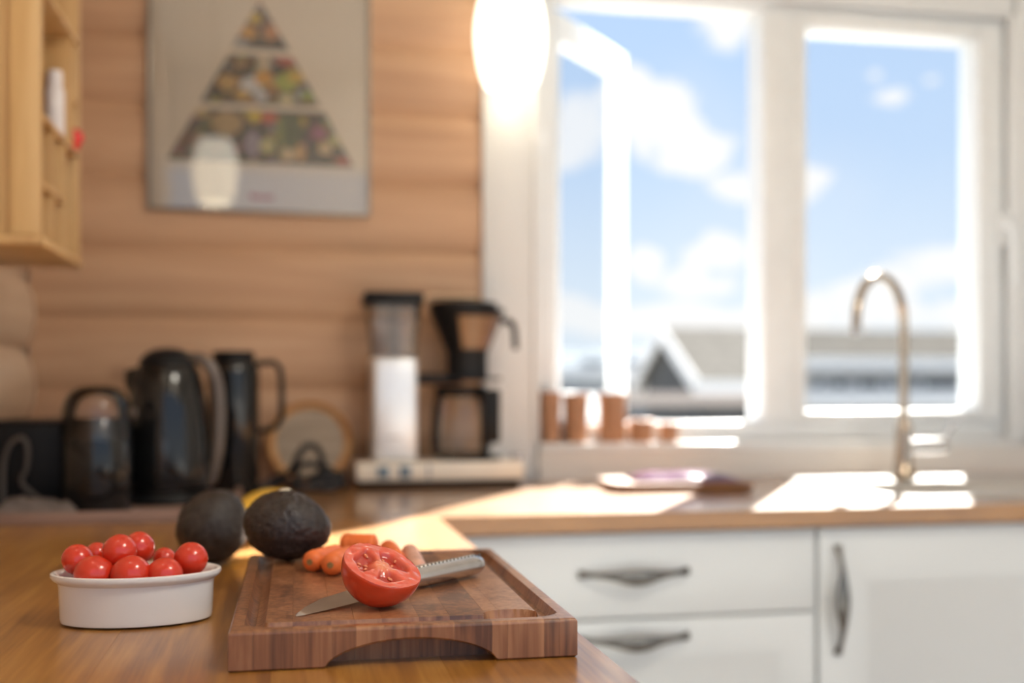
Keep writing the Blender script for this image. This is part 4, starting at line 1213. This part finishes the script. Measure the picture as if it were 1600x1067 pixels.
# ------------------------------------------------------------------ food pyramid poster
PSY = WY - 0.030
pa_, pb_ = PY(231, 325, PSY), PY(578, 341, PSY)
pw_ = pb_.x - pa_.x; pz0 = (pa_.z + pb_.z) / 2; ph_ = 0.70
ps = thing('poster', 'framed food pyramid poster behind glass on the log wall', 'poster', (pa_.x, PSY, pz0))
ft = 0.005
obj('backing', BX(0.001, pw_ - 0.001, 0.002, 0.007, 0.001, ph_ - 0.001), M_paper, ps)
for a in ((0, ft, 0, ph_), (pw_ - ft, pw_, 0, ph_), (ft + 0.0002, pw_ - ft - 0.0002, 0, ft), (ft + 0.0002, pw_ - ft - 0.0002, ph_ - ft, ph_)):
    obj('frame', BX(a[0], a[1], -0.010, 0.0015, a[2], a[3], bev=0.0015), M_alu, ps)
obj('glass', BX(ft + 0.0003, pw_ - ft - 0.0003, -0.0045, -0.0030, ft + 0.0003, ph_ - ft - 0.0003), M_pglass, ps)
PPl = lambda px, py: Vector((PY(px, py, PSY).x - pa_.x, 0, PY(px, py, PSY).z - pz0))
tiers = [((362, 73), (452, 79), (405, 3), (407, 3)), ((313, 159), (500, 167), (358, 84), (457, 90)), ((261, 248), (552, 261), (308, 169), (507, 176))]
pal = [[(0.05, 0.03, 0.02), (0.62, 0.30, 0.05), (0.55, 0.40, 0.22), (0.10, 0.08, 0.07), (0.40, 0.12, 0.06), (0.50, 0.46, 0.42), (0.65, 0.42, 0.06)],
       [(0.26, 0.11, 0.05), (0.60, 0.28, 0.06), (0.45, 0.40, 0.05), (0.62, 0.60, 0.56), (0.50, 0.06, 0.03), (0.58, 0.42, 0.24), (0.22, 0.26, 0.05), (0.68, 0.30, 0.03), (0.12, 0.06, 0.04)],
       [(0.07, 0.09, 0.03), (0.05, 0.03, 0.05), (0.45, 0.30, 0.14), (0.16, 0.24, 0.06), (0.30, 0.05, 0.12), (0.55, 0.42, 0.26), (0.16, 0.05, 0.03), (0.30, 0.26, 0.34), (0.62, 0.45, 0.04)]]
hand = {0: [(398, 28, 9, 8, (0.70, 0.45, 0.05)), (388, 50, 12, 10, (0.62, 0.30, 0.05)), (424, 50, 12, 12, (0.56, 0.24, 0.10)), (378, 66, 9, 6, (0.40, 0.38, 0.36))],
        1: [(393, 132, 17, 12, (0.66, 0.63, 0.60)), (408, 150, 10, 8, (0.62, 0.6, 0.6)), (355, 128, 16, 12, (0.55, 0.32, 0.10)), (412, 122, 14, 12, (0.68, 0.32, 0.05)), (448, 128, 16, 14, (0.40, 0.42, 0.06)), (465, 120, 15, 9, (0.64, 0.40, 0.06)),
            (448, 95, 14, 9, (0.42, 0.05, 0.03)), (448, 155, 12, 8, (0.68, 0.56, 0.30)), (378, 148, 12, 8, (0.62, 0.36, 0.08)), (412, 98, 10, 12, (0.6, 0.46, 0.30)), (482, 150, 12, 7, (0.25, 0.33, 0.05))],
        2: [(354, 192, 24, 18, (0.46, 0.30, 0.13)), (399, 181, 10, 8, (0.72, 0.50, 0.03)), (421, 184, 13, 9, (0.55, 0.10, 0.05)), (395, 225, 12, 20, (0.33, 0.27, 0.34)), (418, 228, 12, 12, (0.56, 0.50, 0.22)), (450, 240, 11, 11, (0.68, 0.50, 0.28)),
            (508, 232, 11, 10, (0.66, 0.46, 0.24)), (498, 208, 12, 11, (0.33, 0.07, 0.16)), (292, 215, 20, 12, (0.15, 0.055, 0.03)), (470, 238, 8, 14, (0.60, 0.34, 0.14)), (535, 252, 12, 6, (0.45, 0.07, 0.05)), (315, 176, 12, 7, (0.55, 0.38, 0.16)),
            (522, 218, 8, 9, (0.45, 0.40, 0.15)), (455, 205, 16, 28, (0.06, 0.085, 0.03)), (438, 205, 5, 26, (0.20, 0.24, 0.06))]}
rp_ = random.Random(11)
for ti, (bl_c, br_c, tl_c, tr_c) in enumerate(tiers):
    a, b_, c_, d_ = PPl(*bl_c), PPl(*br_c), PPl(*tl_c), PPl(*tr_c)
    blobs = []
    for _ in range((26, 60, 80)[ti]):
        u, v_ = rp_.random(), rp_.random()
        p = a.lerp(b_, u).lerp(c_.lerp(d_, u), v_)
        blobs.append((p.x, p.z, rp_.uniform(0.004, 0.010), rp_.uniform(0.003, 0.008), rp_.uniform(0, PI), tuple(0.7 * v for v in rp_.choice(pal[ti]))))
    for (px, py, rx, rz_, col) in hand[ti]:
        p = PPl(px, py); k = PSY / F_PX
        blobs.append((p.x, p.z, rx * k, rz_ * k, 0, col))
    nu, nv = (40, 90, 130)[ti], (34, 40, 44)[ti]
    bm = bmesh.new(); cols = []; G = []
    for i in range(nu + 1):
        row = []
        for j in range(nv + 1):
            p = a.lerp(b_, i / nu).lerp(c_.lerp(d_, i / nu), j / nv)
            col = (0.035, 0.026, 0.022)
            for (bx_, bz_, rx, rz_, an, cc_) in blobs:
                dx, dz = p.x - bx_, p.z - bz_
                e1_, e2_ = dx * math.cos(an) + dz * math.sin(an), -dx * math.sin(an) + dz * math.cos(an)
                if (e1_ / rx) ** 2 + (e2_ / rz_) ** 2 < 1: col = cc_
            row.append(bm.verts.new((p.x, 0.0012, p.z))); cols.append(col)
        G.append(row)
    for i in range(nu):
        for j in range(nv): bm.faces.new((G[i][j], G[i + 1][j], G[i + 1][j + 1], G[i][j + 1]))
    obj('printed_tier', bm, M_print, ps, cols=cols)
# short red word under the pyramid, too blurred to read: separate letter strokes
k = PSY / F_PX
cp = PPl(391, 311)
cap = bmesh.new()
x = cp.x
for wv, hv in ((5, 9), (4.5, 6.5), (5, 6.5), (4.5, 6.5), (4.5, 6.5), (5, 6.5)):
    bx(cap, x, x + wv * k, 0.0008, 0.0014, cp.z, cp.z + hv * k)
    x += (wv + 1.2) * k
obj('caption', cap, M_redink, ps)

# ------------------------------------------------------------------ pendant lamps
LR = 0.0705
def pendant(label, x, y, zbot):
    t = thing('pendant_lamp', label, 'lamp', (x, y, zbot), 0, 'opal pendant lamps')
    h = 0.205
    pf = []
    for k_ in range(21):
        u = k_ / 20
        pf.append((LR * (0.62 + 0.38 * math.sin(PI * (0.08 + 0.86 * u)) ** 0.8) * (1.0 if u > 0.03 else 0.93), h * u))
    inner = [(r - 0.004, z) for r, z in reversed(pf)]
    obj('shade', lathe(pf + inner, 44, closed=True), M_lamp, t)
    obj('cap', lathe([(LR * 0.74, h + 0.0003), (LR * 0.74, h + 0.006), (0.02, h + 0.03), (0.012, h + 0.06), (0, h + 0.06)], 32), M_steel, t)
    bm = bmesh.new(); bmesh.ops.create_uvsphere(bm, u_segments=20, v_segments=14, radius=0.028)
    for v in bm.verts: v.co.z += h * 0.42
    obj('bulb', bm, M_lamp, t)
    obj('socket', TUBE([(0, 0, h * 0.54), (0, 0, h + 0.001)], 0.014, 12), M_steel, t)
    obj('cord', TUBE([(0, 0, h + 0.058), (0, 0, CEIL - zbot - 0.022)], 0.003, 8), M_black, t)
    obj('ceiling_rose', lathe([(0, -0.022), (0.03, -0.022), (0.05, -0.006), (0.05, -0.0005), (0, -0.0005)], 28, (0, 0, CEIL - zbot)), M_white, t)
dl = LR * 2 / 110 * F_PX
p1 = PT(797, 135, dl)
pendant('lit opal glass pendant lamp hanging before the window casing', p1.x, p1.y, p1.z)
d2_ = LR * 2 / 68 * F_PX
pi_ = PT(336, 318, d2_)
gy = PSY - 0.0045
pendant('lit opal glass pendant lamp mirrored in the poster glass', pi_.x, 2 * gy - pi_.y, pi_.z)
# opal ceiling lamp added out of view to brighten the interior
M_fill_lamp = M_lamp.copy(); M_fill_lamp.name = 'fill_lamp_glass'
M_fill_lamp.node_tree.nodes['Principled BSDF'].inputs['Emission Strength'].default_value = 27
_bs = M_fill_lamp.node_tree.nodes['Principled BSDF']
for _l in list(_bs.inputs['Emission Color'].links): M_fill_lamp.node_tree.links.remove(_l)
_bs.inputs['Emission Color'].default_value = (1.0, 0.93, 0.80, 1)
cl_ = thing('fill_ceiling_lamp', 'added round opal ceiling lamp out of view, fill light for the room', 'lamp', (0.95, 0.05, CEIL))
obj('ceiling_plate', lathe([(0, -0.02), (0.24, -0.02), (0.25, -0.012), (0.25, -0.0005), (0, -0.0005)], 40), M_white, cl_)
obj('glass_bowl', lathe([(0.235, -0.0205), (0.225, -0.05), (0.18, -0.075), (0.10, -0.092), (0, -0.098)], 40), M_fill_lamp, cl_)

# ------------------------------------------------------------------ outside
GZ = -4.0
gm = BX(-150, 160, -120, 220, GZ - 0.2, GZ)
struct('ground', gm, M_grass, 'dry sunlit ground outside below the houses', 'ground')
def house(name, label, x0, x1, yr, half, zr_, ze, gable_mat, roof_mat, wins, over=0.5, wallz=None):
    h = thing(name, label, 'house', ((x0 + x1) / 2, yr, GZ))
    ox, oy, oz_ = (x0 + x1) / 2, yr, GZ
    Lc = lambda x, y, z: (x - ox, y - oy, z - oz_)
    yw0, yw1 = yr - half + over, yr + half - over
    slope = (zr_ - ze) / half
    zw = ze + slope * over - 0.12
    poly = [(yw0 - oy, 0), (yw1 - oy, 0), (yw1 - oy, zw - oz_), (0, zr_ - 0.15 - oz_), (yw0 - oy, zw - oz_)]
    wl = obj('walls', prism(bmesh.new(), poly, 'x', x0 + 0.35 - ox, x1 - 0.35 - ox), gable_mat, h)
    for s in (-1, 1):
        th = 0.14
        pl_ = [(0, zr_ - oz_), (s * half, ze - oz_), (s * half, ze - th - oz_), (0, zr_ - th - oz_)]
        obj('roof_slope', prism(bmesh.new(), pl_, 'x', x0 - ox, x1 - ox), roof_mat, h)
        for xe, d in ((x0, -1), (x1, 1)):
            w_ = 0.42
            pb2 = [(0, zr_ + 0.05 - oz_), (s * (half + 0.05), ze + 0.05 - oz_), (s * (half + 0.05), ze - w_ - oz_), (0, zr_ - w_ - oz_)]
            e0, e1_ = (xe - 0.10, xe) if d < 0 else (xe, xe + 0.10)
            obj('bargeboard', prism(bmesh.new(), pb2, 'x', e0 - ox, e1_ - ox), M_trim, h)
        ya_, yb2 = (s * half - 0.10, s * half + 0.10)
        obj('fascia', BX(x0 - ox, x1 - ox, ya_, yb2, ze - 0.48 - oz_, ze + 0.02 - oz_), M_trim, h)
    for (wx0, wx1, wz0, wz1) in wins:
        f = obj('window', BX(wx0 - ox, wx1 - ox, yw0 - oy - 0.06, yw0 - oy + 0.02, wz0 - oz_, wz1 - oz_), M_trim, h)
        obj('pane', BX(wx0 + 0.1 - ox, wx1 - 0.1 - ox, yw0 - oy - 0.075, yw0 - oy - 0.062, wz0 + 0.1 - oz_, wz1 - 0.1 - oz_), M_hglass, f)
    return h
T = 40
ap = PT(1034, 511, T)
ec = PX(1090, 596, ap.x)
hA_half = ap.y - ec.y
xEnd = PT(1197, 511, T).x
house('gabled_house', 'dark gabled house with white bargeboards seen through the open casement', ap.x, xEnd, ap.y, hA_half, ap.z, ec.z, M_hwall, M_tile, [], over=0.6)
# long house in the right-hand light
rB0, rB1 = PT(1165, 514, 52), PT(1640, 514, 52)
eB = PY(1400, 560, rB0.y - 3.6)
hb = house('long_house', 'long grey house with a low roof seen through the closed sash', rB0.x, rB1.x + 4, rB0.y, 3.6, rB0.z, eB.z, M_hwall2, M_tile2,
           [(PY(a, 600, rB0.y - 3.0).x, PY(b_, 600, rB0.y - 3.0).x, PY(a, 611, rB0.y - 3.0).z, PY(a, 591, rB0.y - 3.0).z) for a, b_ in ((1268, 1284), (1296, 1322), (1338, 1378), (1384, 1400), (1440, 1500), (1508, 1532))], over=0.6)
# balcony parapet of the long house
by0 = rB0.y - 5.2
pz_a, pz_b = PY(1400, 634, by0).z, PY(1400, 612, by0).z
bal = obj('balcony', BX(rB0.x - hb.location.x + 0.4, rB1.x - hb.location.x + 3, by0 - hb.location.y, by0 + 0.12 - hb.location.y, pz_a - GZ, pz_b - GZ), M_trim, hb)
obj('balcony_slab', BX(rB0.x - hb.location.x + 0.4, rB1.x - hb.location.x + 3, by0 - hb.location.y + 0.125, rB0.y - 3.01 - hb.location.y, pz_a - 0.15 - GZ, pz_a - GZ), M_hwall2, hb)
# far house seen through the open sash pane
fC = PT(875, 546, 60); fD = PT(1010, 546, 60)
house('distant_house', 'blue grey house far off behind the open sash pane', fC.x - 6, fD.x, fC.y, 4.5, fC.z, PT(900, 575, 56).z, M_far, M_far, [(fC.x, fC.x + 1.4, 1.5, 2.6), (fC.x + 2.4, fC.x + 3.6, 1.5, 2.6)], over=0.5)
# timber railing between the houses
ry_ = 16.0
ra_, rb_ = PY(985, 620, ry_), PY(1210, 620, ry_)
rl = thing('timber_railing', 'beige timber deck railing in front of the gabled house', 'railing', (ra_.x, ry_, GZ))
zc0, zc1 = PY(1100, 632, ry_).z - GZ, PY(1100, 614, ry_).z - GZ
obj('handrail', BX(-0.4, rb_.x - ra_.x + 0.1, 0, 0.14, zc0, zc1, bev=0.01), M_beige, rl)
for k_ in range(4):
    x = (rb_.x - ra_.x) * k_ / 3
    obj('post', BX(x - 0.06, x + 0.06, 0.02, 0.12, 0, zc0 - 0.001), M_hwall, rl)
obj('deck_board', BX(-0.4, rb_.x - ra_.x + 0.1, 0.03, 0.10, zc0 - 1.2, zc0 - 0.9), M_beige, rl)
